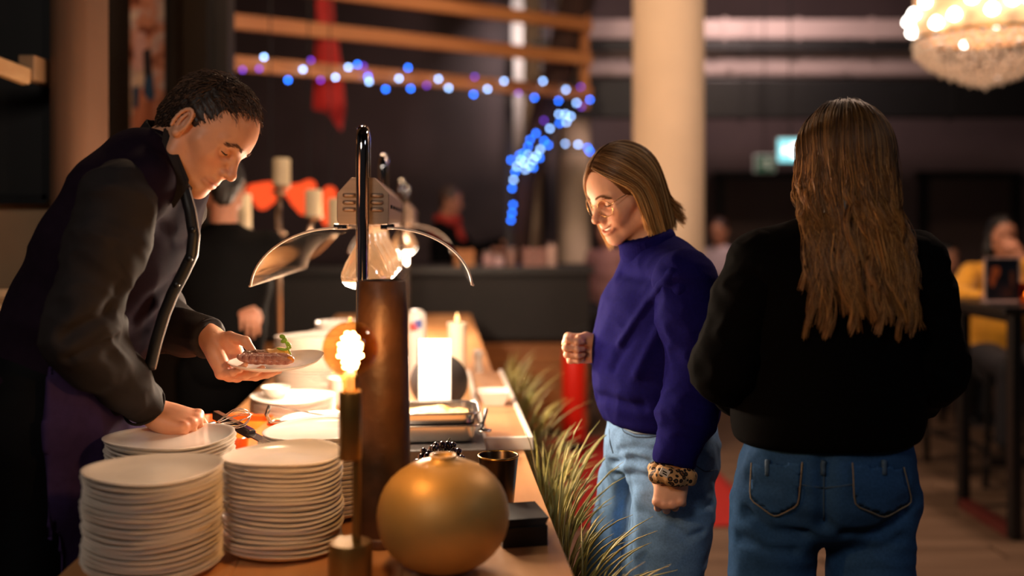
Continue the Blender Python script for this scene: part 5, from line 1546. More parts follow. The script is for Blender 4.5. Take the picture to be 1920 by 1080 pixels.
# collar: stand and folded wings
s = Sdf(); a0, a1 = P(312, 300, 2.045), P(334, 262, 2.04); ax = a1 - a0
s.cone(a0, a1, 0.079, 0.074, 0.01); s.cone(a0 - ax, a1 + ax * 1.2, 0.072, 0.066, 0.003, 'sub')
s.cut(a1 + ax * 0.15, ax); s.cut(a0 - ax * 0.4, -ax)
cloth('collar_stand', s, 0.005, M_shirt, man)
def panel(px, Y0s, th=0.006):
    q = [P(x, y, Y) for (x, y), Y in zip(px, Y0s)]
    n = np.cross(q[1] - q[0], q[2] - q[0]); n /= np.linalg.norm(n); k = len(q)
    return MB().add(q + [p + n * th for p in q], [tuple(range(k)), tuple(range(2 * k - 1, k - 1, -1))] + [(i, k + i, k + (i + 1) % k, (i + 1) % k) for i in range(k)])
mbpart('collar_wing', panel([(306, 240), (330, 290), (350, 338), (348, 352), (322, 392), (312, 345), (300, 285)], [1.975, 1.955, 1.945, 1.945, 1.925, 1.930, 1.95]), M_shirt, man, smooth=False, bevel=0.002)
mbpart('collar_wing', panel([(350, 338), (362, 352), (352, 385), (344, 360)], [1.95, 1.99, 1.95, 1.945]), M_shirt, man, smooth=False, bevel=0.002)
# apron and trousers
s = Sdf(); s.echain([(P(116, 700, 2.03), (0.222, 0.132)), (P(108, 790, 2.03), (0.226, 0.134)), (P(105, 900, 2.03), (0.228, 0.132)), (P(100, 1120, 2.03), (0.228, 0.125))], mw, 0.04)
s.cut(P(105, 800, 2.03) + mf * 0.100, -mf)
def apf(v, F): return folds(v, F, 0.006, 4.5, (0, 0, 1), 5.0, 9)
cloth('apron', s, 0.009, M_apron, man, fn=apf)
s = Sdf(); s.echain([secs[1], secs[0], (P(88, 860, 2.03), (0.16, 0.12))], mw, 0.05)
for a, b, c in ((hipR, knR, anR), (hipL, knL, anL)): s.chain([a, b, c], [0.088, 0.074, 0.062], 0.04)
cloth('trousers', s, 0.010, M_trous, man, 0.004, 4.0, (0, 0, 1), 2.0, 4)
for a in (anR, anL): shoe(man, a - [0.0, 0, 0], (1, -0.1, 0), mat('black_shoe', '#0a0a0a', 0.3), 1.1)
# short hair: a cap that follows the skull plus short strands
rs = np.random.default_rng(21)
def hair_mask(p):
    """1 where the waiter's hair grows (head space)"""
    x, y, z = p[..., 0], np.abs(p[..., 1]), p[..., 2]
    hl = 0.066 - 1.1 * np.clip(y - 0.018, 0, 1) * (y < 0.055) - 0.010 * (y > 0.03)      # front hairline in x as it goes up
    front = x < (0.058 + (z - 0.075) * 0.25 - 0.35 * np.clip(y - 0.02, 0, 1))
    side = (x < 0.030 - np.clip(0.045 - z, 0, 1) * 0.25)
    top = z > 0.062
    low = z > -0.055 + np.clip(x + 0.06, 0, 1) * 0.75
    burn = (x < 0.024) & (x > 0.004) & (z > -0.022)
    return ((top & front) | (~top & side & low) | burn)
s = Sdf(); s.ell((-0.0155, 0, 0.031), (0.1005, 0.0785, 0.0915), k=0.01); s.cone((-0.062, 0, -0.02), (-0.055, 0, -0.05), 0.052, 0.046, 0.03)
v, F = s.mesh(0.0028, 1)
keep = hair_mask(v)
F = F[keep[F].all(1)]
idx = np.unique(F); remap = -np.ones(len(v), int); remap[idx] = np.arange(len(idx)); v = v[idx]; F = remap[F]
nr = vnormals(v, F)
M_hair_m = mat('dark_brown_hair', '#ffffff', 0.5, vary=0.0, attr=True, spec=0.4)
vd = v + nr * (0.0012 * fbm(v, 60, 2))[:, None]
cap = (HW(vd), F, np.repeat(np.array([srgb('#241710')]), len(v), 0))
n = 5200
pick = rs.integers(0, len(v), n); r_ = v[pick] + rs.normal(0, 0.001, (n, 3)); nn = nr[pick]
flow = np.stack([0.75 + 0 * nn[:, 0], 0.15 * np.sign(r_[:, 1]), -0.45 * (r_[:, 2] < 0.06)], 1) + rs.normal(0, 0.35, (n, 3))
back = r_[:, 0] < -0.02
flow[back] = np.stack([np.full(back.sum(), -0.15), 0 * flow[back][:, 1], np.full(back.sum(), -0.8)], 1) + rs.normal(0, 0.25, (back.sum(), 3))
flow -= nn * np.sum(flow * nn, 1)[:, None]
L_ = np.where(r_[:, 2] > 0.065, rs.uniform(0.014, 0.026, n), rs.uniform(0.007, 0.013, n))
q = np.linspace(0, 1, 4)
paths = r_[:, None, :] - nn[:, None, :] * 0.002 + L_[:, None, None] * (flow[:, None, :] * (q ** 1.2)[None, :, None] + nn[:, None, :] * (0.55 * q - 0.30 * q * q)[None, :, None])
sv, sF, per = strands(HW(paths.reshape(-1, 3)).reshape(paths.shape), 0.00065, 0.0003)
tone = rs.uniform(0.5, 1.9, n)[:, None] * np.array([srgb('#4a3324')])
tone[rs.uniform(0, 1, n) < 0.10] *= 2.2
V, Fm, C = join([cap, (sv, sF, np.repeat(tone, per, 0))])
part('hair', V, Fm, M_hair_m, man, C)

# plate in his hand and the food on it
pc = P(519, 680, 2.11)
tilt = Matrix.Rotation(math.radians(-5), 4, 'Y')
sp = mesh_obj('served_plate', [tuple(c) for c in np.array([vv.co[:] for vv in plate_mid.data.vertices]) * 0.93], [tuple(p.vertices) for p in plate_mid.data.polygons], M_plate, smooth=55)
sp.location = pc - [0, 0, 0.008]; sp.rotation_euler = (0.04, -0.07, 0.5)
tag(sp, 'white plate of roast meat held out in the waiter\'s hand', 'plate')
def food_blob(name, c, r, rz, m, label, cat, group=None, tiltx=0.0, noise_=0.25, sq=None):
    s = Sdf(); R = np.array(Matrix.Rotation(rz, 3, 'Z') @ Matrix.Rotation(tiltx, 3, 'X'))
    s.ell((0, 0, 0), r, R, 0.003)
    v, F = s.mesh(max(0.0012, min(r) / 5), 1)
    v = v + vnormals(v, F) * (min(r) * noise_ * fbm(v, 40, 2))[:, None]
    o = mesh_obj(name, v, F, m, None, True); o.location = c
    return tag(o, label, cat, group)
M_meat = mat('roast_meat', '#8c4436', 0.4, color2='#d89a80', scale=60, bump=0.4, bscale=200, coat=0.3)
M_crust = mat('roast_crust', '#5a3020', 0.45, color2='#9a6238', scale=70, bump=0.5, bscale=200, coat=0.3)
top = pc + [0, 0, 0.005]
for i, (dx, dy, dz, rr) in enumerate(((-0.056, -0.020, 0.007, 0.9), (-0.042, -0.026, 0.007, 0.6), (-0.027, -0.030, 0.008, 0.4), (-0.012, -0.031, 0.007, 0.5), (0.003, -0.031, 0.007, 0.3), (0.017, -0.029, 0.007, 0.4))):
    food_blob('meat_slice', top + [dx, dy, dz], (0.024, 0.019, 0.0055), rr, M_meat, 'pink roast meat slice on the held plate', 'meat', 'roast slices on the plate', 0.55)
for i, (dx, dy, dz) in enumerate(((-0.048, 0.004, 0.012), (-0.026, 0.004, 0.014))):
    food_blob('crust_slice', top + [dx, dy, dz], (0.026, 0.016, 0.010), 0.4 * i, M_crust, 'browned crusty roast piece lying on the meat slices', 'meat', 'browned roast pieces')
food_blob('roast_potato', top + [0.000, 0.010, 0.014], (0.026, 0.017, 0.014), 0.2, mat('potato', '#c9873c', 0.4, color2='#e8b868', scale=50, bump=0.3, coat=0.3), 'golden roast potato behind the meat slices', 'potato')
food_blob('carrot_piece', top + [0.034, -0.024, 0.005], (0.009, 0.008, 0.008), 0.2, mat('carrot', '#e08a2c', 0.35, coat=0.3), 'orange carrot piece at the end of the meat slices', 'carrot', noise_=0.1)
t = thing('herb_sprig', 'small green herb sprig standing on the roast potato', 'herb', top + [0.018, 0.0, 0.016])
M_herb = mat('herb_green', '#6f9a2c', 0.5, color2='#9dc23f', scale=40)
MB().tube([(0.012, 0, -0.004), (0.004, 0, 0.014), (-0.004, 0, 0.032)], 0.0018, 6).build('stem', M_herb, t, smooth=True)
for p, r_, a in (((-0.006, 0, 0.034), (0.007, 0.003, 0.005), 0.3), ((-0.002, -0.003, 0.026), (0.008, 0.003, 0.005), -0.5), ((0.006, 0.002, 0.018), (0.008, 0.003, 0.004), 0.8), ((-0.006, -0.004, 0.008), (0.012, 0.004, 0.003), 0.2), ((0.004, 0.002, 0.008), (0.010, 0.004, 0.003), 2.8)):
    s = Sdf(); s.ell((0, 0, 0), r_, np.array(Matrix.Rotation(a, 3, 'Y')), 0.002); v, F = s.mesh(0.0011, 1)
    mesh_obj('leaf', v + np.array(p), F, M_herb, t, True)
# whisk held in the near hand
g0 = RH(0.085, 0.03, -0.035); d = np.array([0.60, 0.45, 0.10]); d /= np.linalg.norm(d)
t = thing('wire_whisk', 'steel wire whisk held in the waiter\'s lower hand', 'whisk', g0)
MB().tube([-d * 0.07, d * 0.05], 0.007, 10).build('handle', M_steel, t, smooth=True)
e1 = np.cross(d, (0, 0, 1)); e1 /= np.linalg.norm(e1); e2 = np.cross(d, e1)
for k_ in range(5):
    a = k_ * PI / 5; n_ = math.cos(a) * e1 + math.sin(a) * e2
    lp = [d * (0.05 + 0.075 * math.sin(q * PI) ** 0.8) + n_ * 0.022 * math.sin(q * 2 * PI) * (1 if True else 0) for q in np.linspace(0, 1, 21)]
    lp = [d * (0.05 + 0.085 * (1 - abs(2 * q - 1) ** 2)) + n_ * 0.021 * math.sin(PI * min(1, max(0, 1 - abs(2 * q - 1)) * 1.3)) * (1 if q < 0.5 else -1) for q in np.linspace(0, 1, 21)]
    MB().tube(lp, 0.0011, 6).build('wire_loop', M_steel, t, smooth=True)
# ------------------------------------------------------------------ shared denim and hair tools
M_jean_l = mat('light_denim', '#7ba2cf', 0.9, spec=0.1, vary=0.14, scale=220, bump=0.2, bscale=900, attr=True, detail=8)
M_jean_d = mat('dark_denim', '#2f5078', 0.9, spec=0.1, vary=0.16, scale=220, bump=0.2, bscale=900, attr=True, detail=8)
M_stitch = mat('denim_seam', '#3c546c', 0.8)
M_hair = mat('long_hair', '#ffffff', 0.42, vary=0.0, attr=True, spec=0.5)

def slerp(a, b, q):
    a = a / np.linalg.norm(a, axis=1)[:, None]; b = b / np.linalg.norm(b, axis=1)[:, None]
    om = np.arccos(np.clip((a * b).sum(1), -1, 1))[:, None, None]
    so = np.sin(om) + 1e-9
    return np.sin((1 - q)[None, :, None] * om) / so * a[:, None, :] + np.sin(q[None, :, None] * om) / so * b[:, None, :]

def hair_paths(n, rs, beta=(52, 122), phi_l=(78, 179), phi_r=(-179, -55), rad=(0.106, 0.088, 0.101), cen=(-0.015, 0, 0.030), drop=0.13, dj=0.015, up_n=9, dn_n=9, clumps=70, curl=0.12, part_y=0.0, elev=-6):
    side = np.where(rs.uniform(0, 1, n) < 0.5, 1, -1)
    ci = rs.integers(0, clumps, n); cs = rs.uniform(0, 1, clumps)
    s = np.clip(cs[ci] + rs.normal(0, 0.018, n), 0, 1)
    be = np.radians(beta[0] + (beta[1] - beta[0]) * s)
    d0 = np.stack([np.cos(be), part_y + 0.03 * side + rs.normal(0, 0.01, n), np.sin(be)], 1)
    ph = np.where(side > 0, phi_l[0] + (phi_l[1] - phi_l[0]) * s, phi_r[1] + (phi_r[0] - phi_r[1]) * s)
    ph = np.radians(ph + rs.normal(0, 1.5, n)); el = math.radians(elev)
    d1 = np.stack([np.cos(ph) * math.cos(el), np.sin(ph) * math.cos(el), np.full(n, math.sin(el))], 1)
    q = np.linspace(0.02, 1, up_n)
    lay = 1 + rs.uniform(-0.035, 0.045, n)
    U = slerp(d0, d1, q) * np.array(rad)[None, None, :] * lay[:, None, None] + np.array(cen)
    t = np.linspace(0, 1, dn_n + 1)[1:]
    dl = drop + rs.uniform(-dj, dj, n)
    e = U[:, -1, :]
    D = np.repeat(e[:, None, :], dn_n, 1)
    D[:, :, 2] = e[:, 2][:, None] - dl[:, None] * t[None, :]
    sh = 1 - curl * (t ** 2)[None, :]
    D[:, :, 0] = cen[0] + (D[:, :, 0] - cen[0]) * sh; D[:, :, 1] *= sh
    A = np.concatenate([U, D], 1)
    for _ in range(3): A[:, 2:-1] = (A[:, 1:-2] + 2 * A[:, 2:-1] + A[:, 3:]) / 4
    return A, side, s, ci

def hair_cols(paths, per, rs, root, tip, light, pl=0.25, sides=3, ci=None):
    n, S, _ = paths.shape
    r, t_, l = np.array(srgb(root)), np.array(srgb(tip)), np.array(srgb(light))
    q = np.linspace(0, 1, S)[None, :, None]
    base = r * (1 - q) + t_ * q
    hl = (rs.uniform(0, 1, n) < pl)[:, None, None] * rs.uniform(0.3, 1.0, n)[:, None, None] * (0.25 + 0.75 * q)
    c = (base * (1 - hl) + l * hl) * rs.uniform(0.65, 1.3, n)[:, None, None]
    if ci is not None: c = c * rs.uniform(0.55, 1.45, ci.max() + 1)[ci][:, None, None]
    return np.repeat(c, sides, 1).reshape(-1, 3)

# ------------------------------------------------------------------ guest in the blue jumper
YW = 2.40
wom = person('young woman with glasses and a blue turtleneck jumper smiling at the buffet', (0.36, YW, 0.0))
M_knit = mat('blue_knit', '#18145a', 0.9, vary=0.12, scale=160, bump=0.25, bscale=700, spec=0.05)
ww = np.array([0.30, -0.954, 0.0])                 # her left, towards the camera
wf = np.array([-0.954, -0.30, 0.0])
HC = P(1166.5, 362, YW); HS = 0.915
fwd_w = np.array([-0.81, -0.437, -0.39]); up_w = np.array([-0.339, -0.196, 0.92])
fr = frame(fwd_w, up_w); nbase = P(1228, 508, YW + 0.01)
hv, hF, hc, HR, HW, lip, lw = build_head(HC, fwd_w, up_w, HS, [(HC - 0.028 * fr[:, 0] - 0.065 * fr[:, 2], 0.047), (nbase, 0.052)], smile=1.0, brow=0.85, jaw=0.97, blush=0.5, fem=1.0)
HLV = to_local(HR, HC, hv, HS)
shL, elL, wrL = P(1284, 528, YW - 0.165), P(1308, 700, YW - 0.185), P(1262, 872, YW - 0.22)
shR, elR, wrR = P(1222, 522, YW + 0.16), P(1205, 680, YW + 0.22), P(1126, 654, YW + 0.05)
secs = [(P(1233, 765, YW), (0.168, 0.128)), (P(1228, 715, YW), (0.172, 0.136)), (P(1229, 650, YW), (0.166, 0.128)), (P(1233, 580, YW), (0.172, 0.118)), (P(1245, 525, YW), (0.155, 0.088)), (P(1230, 492, YW), (0.078, 0.070))]
hipc = P(1238, 862, YW)
legs = []
for sgn, tx, kx in ((1, 1252, 1222), (-1, 1205, 1150)):
    o_ = ww * 0.083 * sgn
    a = P(tx, 925, YW); a[:2] = (P(tx, 925, YW) + 0)[:2]; a = a + [0, o_[1], 0]
    k_ = P(kx, 1185, YW) + [0, o_[1] * 1.05, 0]
    f_ = np.array([k_[0] + 0.03, k_[1], 0.09])
    legs.append((a, k_, f_))
inner = Sdf(); inner.echain([(p, (a * 0.78, b * 0.78)) for p, (a, b) in secs], ww, 0.05)
inner.chain([shL, elL, wrL], [0.045, 0.036, 0.025], 0.03); inner.chain([shR, elR, wrR], [0.045, 0.036, 0.025], 0.03)
inner.econe(P(1237, 840, YW), P(1236, 790, YW), (0.11, 0.075), (0.11, 0.08), ww, 0.03)
for a, k_, f_ in legs: inner.chain([a, k_, f_], [0.07, 0.05, 0.035], 0.04)
iv, iF = inner.mesh(0.016, 1)
lv, lF, lc, ln, LH = hand(wrL, (-0.12, -0.10, -1.0), (-0.30, -0.93, 0.10), (-0.93, 0.30, -0.1), 0.92, ((62, 82, 40), (66, 84, 40), (70, 84, 40), (74, 80, 40)),
    thumb=((0.046, 0.036, -0.016), (0.072, 0.030, -0.030), (0.088, 0.010, -0.040)))
rv, rF, rc, rn, RH = hand(wrR, (-0.98, -0.15, 0.06), (0.12, 0.95, 0.12), (0.05, -0.10, 1.0), 0.92, ((74, 88, 45), (76, 88, 45), (76, 86, 45), (76, 84, 45)),
    thumb=((0.046, 0.036, -0.016), (0.070, 0.034, -0.034), (0.086, 0.016, -0.044)))
V, Fm, C = join([(hv, hF, hc), (iv, iF, np.ones((len(iv), 3))), (rv, rF, rc), (lv, lF, lc)])
part('body', V, Fm, M_skin_b, wom, C)
mbpart('fingernails', nail_mesh(rn, 0.9), MATS['nail'], wom); mbpart('fingernails', nail_mesh(ln, 0.9), MATS['nail'], wom)
for q in (-1, 1):
    mbpart('eyelashes', lash_tubes(HW, q, 0.0014, HLV), M_lash, wom)
    bv, bF = brow_mesh(HW, q, 110, 0.002, 13 + q, 0.9, HLV); part('eyebrow', bv, bF, mat('brow_fair', '#7a5230', 0.8), wom)
# teeth
tp = [HW(np.array(lip(y, 0.0055, 0.0004))) for y in np.linspace(-0.021, 0.021, 13)]
mbpart('teeth', MB().tube(tp, [0.0046 * HS] * 13, 8), M_tooth, wom)
# jumper
s = Sdf(); s.echain(secs, ww, 0.05)
s.chain([shL, P(1250, 515, YW)], [0.066, 0.06], 0.05); s.chain([shR, P(1250, 515, YW)], [0.066, 0.06], 0.05)
s.cut(P(1233, 790, YW) , (0.0, 0, -1), 0.012)
for px in (((1262, 512), (1215, 570), (1160, 650)), ((1275, 530), (1230, 620), (1190, 700)), ((1290, 560), (1262, 650), (1215, 745)), ((1130, 690), (1180, 740), (1260, 752))):
    pass
v, F = s.mesh(0.0065, 1)
v = folds(v, F, 0.004, 3.2, (-0.55, 0.0, -0.8), 3.5, 6); v = folds(v, F, 0.0012, 9, None, 1, 2)
for px, dp in ((((1262, 512), (1215, 570), (1165, 645)), -0.010), (((1278, 540), (1235, 620), (1195, 700)), -0.009), (((1240, 545), (1190, 610), (1150, 690)), 0.007), (((1122, 742), (1180, 762), (1250, 762)), 0.010), (((1165, 512), (1190, 520), (1225, 522)), 0.006)): v = crease(v, F, px, dp, 0.013)
jump = (v, F)
part('jumper', v, F, M_knit, wom)
def sleeve_w(sh, el, wr, r, cuff_at, seed, name='sleeve', m=M_knit, par=wom, extra=()):
    s = Sdf(); u = el - sh; w_ = wr - el
    s.chain([sh, sh + u * 0.4, el], [r[0], r[1], r[2]], 0.03)
    c = el + w_ * cuff_at
    s.chain([el, el + w_ * 0.45, c - w_ * 0.08, c], [r[2], r[3], r[4], r[5]], 0.03)
    s.cut(c + w_ / np.linalg.norm(w_) * 0.014, w_, 0.004)
    v, F = s.mesh(0.006, 1)
    v = folds(v, F, 0.0045, 4.5, np.cross(u + 1e-3, (1, 0.2, 0)), 2.2, seed); v = folds(v, F, 0.002, 11, None, 1, seed + 1)
    part(name, v, F, m, par)
    return v, F
sleeve_w(shL, elL, wrL, (0.070, 0.068, 0.066, 0.060, 0.046, 0.042), 0.97, 3)
sleeve_w(shR, elR, wrR, (0.068, 0.064, 0.060, 0.052, 0.042, 0.038), 0.93, 4)
# turtleneck: rolled tube with fine ribs
s = Sdf(); a0, a1 = P(1226, 500, YW + 0.005), P(1210, 441, YW - 0.004); ax = a1 - a0
s.cone(a0 - ax * 0.2, a1, 0.071, 0.062, 0.01); s.cone(a0 + ax * 0.45, a1, 0.073, 0.065, 0.012)
s.cut(a1, ax, 0.01); s.cut(a0 - ax * 0.5, -ax)
v, F = s.mesh(0.004, 1)
axn = ax / np.linalg.norm(ax); e1 = np.cross(axn, (0, 1, 0)); e1 /= np.linalg.norm(e1); e2 = np.cross(axn, e1)
th = np.arctan2((v - a0) @ e2, (v - a0) @ e1)
v = v + vnormals(v, F) * (0.0009 * np.sin(th * 62))[:, None]
part('turtleneck', v, F, M_knit, wom)
# hem band
v, F = jump
# jeans
def jeans(par, secs_j, legs_, m, r, u, name='jeans', h=0.0065, seed=3, kk=0.02, cr=()):
    s = Sdf(); s.echain(secs_j, u, 0.05)
    for a, k_, f_ in legs_: s.chain([a, (a + k_) / 2, k_, f_], [r[0], r[1], r[2], r[3]], kk)
    v, F = s.mesh(h, 1)
    v = folds(v, F, 0.0045, 4.0, (0.5, 0.2, 1), 2.0, seed); v = folds(v, F, 0.0018, 10, (1, 0, 0), 2.0, seed + 2)
    for px, dp, wd in cr: v = crease(v, F, px, dp, wd)
    fade = np.clip(0.5 + 0.5 * fbm(v, 3.5, 2), 0, 1)
    c = np.repeat((0.82 + 0.36 * fade)[:, None], 3, 1)
    part(name, v, F, m, par, c)
    return v, F
jsec = [(P(1237, 782, YW), (0.140, 0.108)), (P(1238, 825, YW), (0.158, 0.118)), (P(1237, 862, YW), (0.165, 0.120))]
jv, jF = jeans(wom, jsec, legs, M_jean_l, (0.098, 0.090, 0.088, 0.094), ww, cr=((((1168, 905), (1165, 990), (1162, 1078)), 0.022, 0.016), (((1146, 868), (1180, 860), (1216, 868)), 0.010, 0.009), (((1150, 892), (1188, 888), (1228, 900)), 0.010, 0.009),
    (((1158, 845), (1190, 838), (1225, 842)), 0.007, 0.008), (((1262, 990), (1290, 1010), (1318, 1000)), 0.009, 0.010), (((1270, 940), (1300, 955), (1335, 945)), 0.008, 0.010), (((1200, 930), (1198, 1000), (1192, 1078)), -0.010, 0.02)))
for px in (((1163, 787), (1170, 803), (1190, 812), (1215, 813), (1240, 810)),):
    mbpart('pocket_seam', MB().tube(on_surface(jv, jF, px, 0.001), 0.0022, 6), mat('pale_seam', '#9fb2c4', 0.8), wom)
    mbpart('pocket_seam', MB().tube(on_surface(jv, jF, [(x, y + 7) for x, y in px], 0.001), 0.0012, 6), M_stitch, wom)
for px in (((1143, 790), (1144, 830), (1150, 850)), ((1243, 970), (1240, 1030), (1238, 1080)), ((1167, 1010), (1164, 1050), (1162, 1079)), ((1300, 870), (1322, 885), (1345, 880))):
    mbpart('leg_seam', MB().tube(on_surface(jv, jF, px, 0.0006), 0.0015, 6), M_stitch, wom)
for a, k_, f_ in legs: shoe(wom, f_ + [0.02, 0, 0], wf, mat('white_trainer', '#c9c2ba', 0.5), 0.95)
# glasses
gl = MB(); 
t_glass = None
def ring_pts(cy, r=0.0245):
    out = []
    for a in np.linspace(0, 2 * PI, 30, endpoint=False):
        y = r * 1.03 * math.cos(a); z = r * 0.92 * math.sin(a) - 0.006 - 0.0015 * math.cos(a) ** 2
        out.append(HW((0.0925 - 3.0 * (abs(cy + y)) ** 2 * 1.2, cy + y, z - 0.002)))
    return out
frm = MB()
for cy in (-0.0335, 0.0335): frm.tube(ring_pts(cy), 0.0009, 6, closed=True)
frm.tube([HW((0.0915, -0.010, 0.0)), HW((0.0945, 0, 0.003)), HW((0.0915, 0.010, 0.0))], 0.0009, 6)
for q in (-1, 1): frm.tube([HW((0.079, q * 0.0595, 0.002)), HW((0.070, q * 0.072, 0.008)), HW((0.03, q * 0.078, 0.012)), HW((-0.012, q * 0.0815, 0.016)), HW((-0.03, q * 0.082, -0.004))], 0.0009, 6)
frame_o = mbpart('glasses', frm, mat('gold_wire', '#b08a58', 0.25, 1.0), wom)
for cy in (-0.0335, 0.0335):
    rp = ring_pts(cy); c = np.mean(rp, 0)
    mbl = MB().add([c] + rp, [(0, i + 1, (i + 1) % 30 + 1) for i in range(30)])
    o = mbpart('lens', mbl, thin_glass('spectacle_lens', '#fdfcfb', 0.12, 0.02, -0.03), wom)
    o.parent = frame_o
# bob hair
rs = np.random.default_rng(31)
s = Sdf()
s.ell((-0.016, 0, 0.030), (0.1010, 0.0830, 0.0960), k=0.02); s.ell((-0.048, 0, -0.030), (0.062, 0.080, 0.085), k=0.03)
s.ell((0.110, 0, -0.046), (0.104, 0.098, 0.130), k=0.01, mode='sub')
s.ell((0.0, 0, -0.13), (0.075, 0.062, 0.06), k=0.01, mode='sub')
cv, cF = s.mesh(0.0035, 1)
paths, side, ss, ci = hair_paths(4200, rs, beta=(40, 122), drop=0.135, dj=0.026, curl=0.12, phi_l=(72, 179), phi_r=(-179, -36))
n, S, _ = paths.shape
t = np.linspace(0, 1, S)
flip = (np.abs(np.degrees(np.arctan2(paths[:, 9, 1], paths[:, 9, 0] + 0.015))) > 140) & (rs.uniform(0, 1, n) < 0.5)
paths[flip, :, 0] -= (0.040 * np.clip((t - 0.7) / 0.3, 0, 1) ** 2)[None, :]
cl = rs.normal(0, 1, (70, 3))[ci]
paths += cl[:, None, :] * (0.0040 * t ** 1.5)[None, :, None] + rs.normal(0, 0.0012, (n, 1, 3)) * t[None, :, None]
near_front = (side > 0) & (ss < 0.30)
paths[near_front, :, 0] -= (0.006 * np.clip((t - 0.4) / 0.3, 0, 1))[None, :]
pw = HW(paths.reshape(-1, 3)).reshape(paths.shape)
sv, sF, per = strands(pw, 0.00085, 0.00035)
c = hair_cols(paths, per, rs, '#6b4526', '#b98648', '#f2c888', 0.5, ci=ci)
V, Fm, C = join([(HW(cv), cF, np.repeat(np.array([srgb('#6b4526')]), len(cv), 0)), (sv, sF, c)])
part('hair', V, Fm, M_hair, wom, C)
# scrunchie with tag, rings
M_leo = bpy.data.materials.new('leopard_cloth'); M_leo.use_nodes = True
N = M_leo.node_tree.nodes; L = M_leo.node_tree.links; b_ = N['Principled BSDF']; b_.inputs['Roughness'].default_value = 0.7
tc = N.new('ShaderNodeTexCoord'); vo = N.new('ShaderNodeTexVoronoi'); vo.inputs['Scale'].default_value = 85.0; rp = N.new('ShaderNodeValToRGB')
cr = rp.color_ramp; cr.elements[0].position = 0.18; cr.elements[0].color = (*srgb('#6b4526'), 1); cr.elements[1].position = 0.60; cr.elements[1].color = (*srgb('#c79a68'), 1)
e = cr.elements.new(0.26); e.color = (*srgb('#140c08'), 1); e = cr.elements.new(0.44); e.color = (*srgb('#140c08'), 1); e = cr.elements.new(0.50); e.color = (*srgb('#c79a68'), 1)
L.new(tc.outputs['Object'], vo.inputs['Vector']); L.new(vo.outputs['Distance'], rp.inputs['Fac']); L.new(rp.outputs[0], b_.inputs['Base Color'])
d = np.array([-0.12, -0.10, -1.0]); d /= np.linalg.norm(d); e1 = np.cross(d, (0, 1, 0)); e1 /= np.linalg.norm(e1); e2 = np.cross(d, e1)
cc = wrL + d * 0.020
s = Sdf(); pts = [cc + 0.036 * (math.cos(a) * e1 + math.sin(a) * e2) + d * 0.004 * math.sin(5 * a) for a in np.linspace(0, 2 * PI, 25)]
s.chain(pts, [0.0145 + 0.002 * math.sin(3.1 * i) for i in range(25)], 0.008)
v, F = s.mesh(0.003, 1); v = folds(v, F, 0.0030, 26, d, 4.0, 8)
scr = thing('scrunchie', 'leopard print scrunchie with a white tag on the woman\'s wrist', 'scrunchie', cc)
part('band', v, F, M_leo, scr)
tgp = P(1246, 886, cc[1] - 0.052)
mbpart('tag', MB().box(tgp, (0.020, 0.002, 0.016), np.array(Matrix.Rotation(0.5, 3, 'Y'))), mat('tag_white', '#e6dccf', 0.7), scr, smooth=False)
for zz in (-0.003, 0.002): mbpart('tag_print', MB().box(tgp + [0.0, -0.0014, zz], (0.010, 0.001, 0.0022), np.array(Matrix.Rotation(0.5, 3, 'Y'))), M_black, scr, smooth=False)
def finger_ring(H, i, side_sc, curl0, m, label):
    offs = (0.029, 0.010, -0.009, -0.027); kl = (0.090, 0.094, 0.089, 0.080)
    a = math.radians(curl0)
    p = H(kl[i] + 0.022 * math.cos(a), offs[i], 0.001 - 0.022 * math.sin(a)); p2 = H(kl[i] + 0.030 * math.cos(a), offs[i], 0.001 - 0.030 * math.sin(a))
    d = (p2 - p) / np.linalg.norm(p2 - p); e1 = np.cross(d, (0.3, 0.5, 0.8)); e1 /= np.linalg.norm(e1); e2 = np.cross(d, e1)
    r = thing('finger_ring', label, 'ring', p)
    o = MB().tube([0.0092 * (math.cos(q) * e1 + math.sin(q) * e2) for q in np.linspace(0, 2 * PI, 22, endpoint=False)], 0.0011, 6, closed=True).build('hoop', m, r, smooth=True)
    return r
M_gring = mat('gold_ring_metal', '#d8b06a', 0.2, 1.0)
finger_ring(RH, 1, 1, 76, M_gring, 'thin gold ring on the middle finger of the raised fist')
finger_ring(RH, 2, 1, 76, M_gring, 'thin gold ring on the ring finger of the raised fist')
finger_ring(LH, 2, 1, 70, M_gring, 'broad gold ring on the lowered hand below the scrunchie')

# ------------------------------------------------------------------ guest with long hair, seen from behind
YB = 2.0
wb = person('woman with long wavy brown hair in black sweatshirt and jeans, back turned', (0.64, YB, 0.0))
M_blk = mat('black_fleece', '#060505', 0.9, vary=0.15, scale=120, bump=0.2, bscale=500, spec=0.05)
bw = np.array([-1.0, -0.12, 0.0]); bf = np.array([-0.12, 1.0, 0.0])
HCb = P(1578, 312, YB + 0.01); HSb = 0.95
fb_, ub_ = np.array([-0.22, 0.95, -0.12]), np.array([-0.03, 0.10, 0.99]); frb = frame(fb_, ub_)
nbs = P(1570, 455, YB)
hv, hF, hc, HRb, HWb, _, _ = build_head(HCb, fb_, ub_, HSb, [(HCb - 0.025 * frb[:, 0] - 0.06 * frb[:, 2], 0.048), (nbs, 0.055)], h=0.004)
shL, elL, wrL = P(1432, 500, YB), P(1362, 690, YB - 0.015), P(1440, 775, YB + 0.19)
shR, elR, wrR = P(1706, 500, YB), P(1748, 690, YB - 0.01), P(1660, 775, YB + 0.20)
bsec = [(P(1553, 838, YB), (0.176, 0.140)), (P(1553, 780, YB), (0.180, 0.142)), (P(1556, 690, YB), (0.168, 0.130)), (P(1562, 590, YB), (0.172, 0.122)), (P(1567, 510, YB), (0.160, 0.095)), (P(1570, 462, YB), (0.085, 0.065))]
hipb = P(1549, 930, YB)
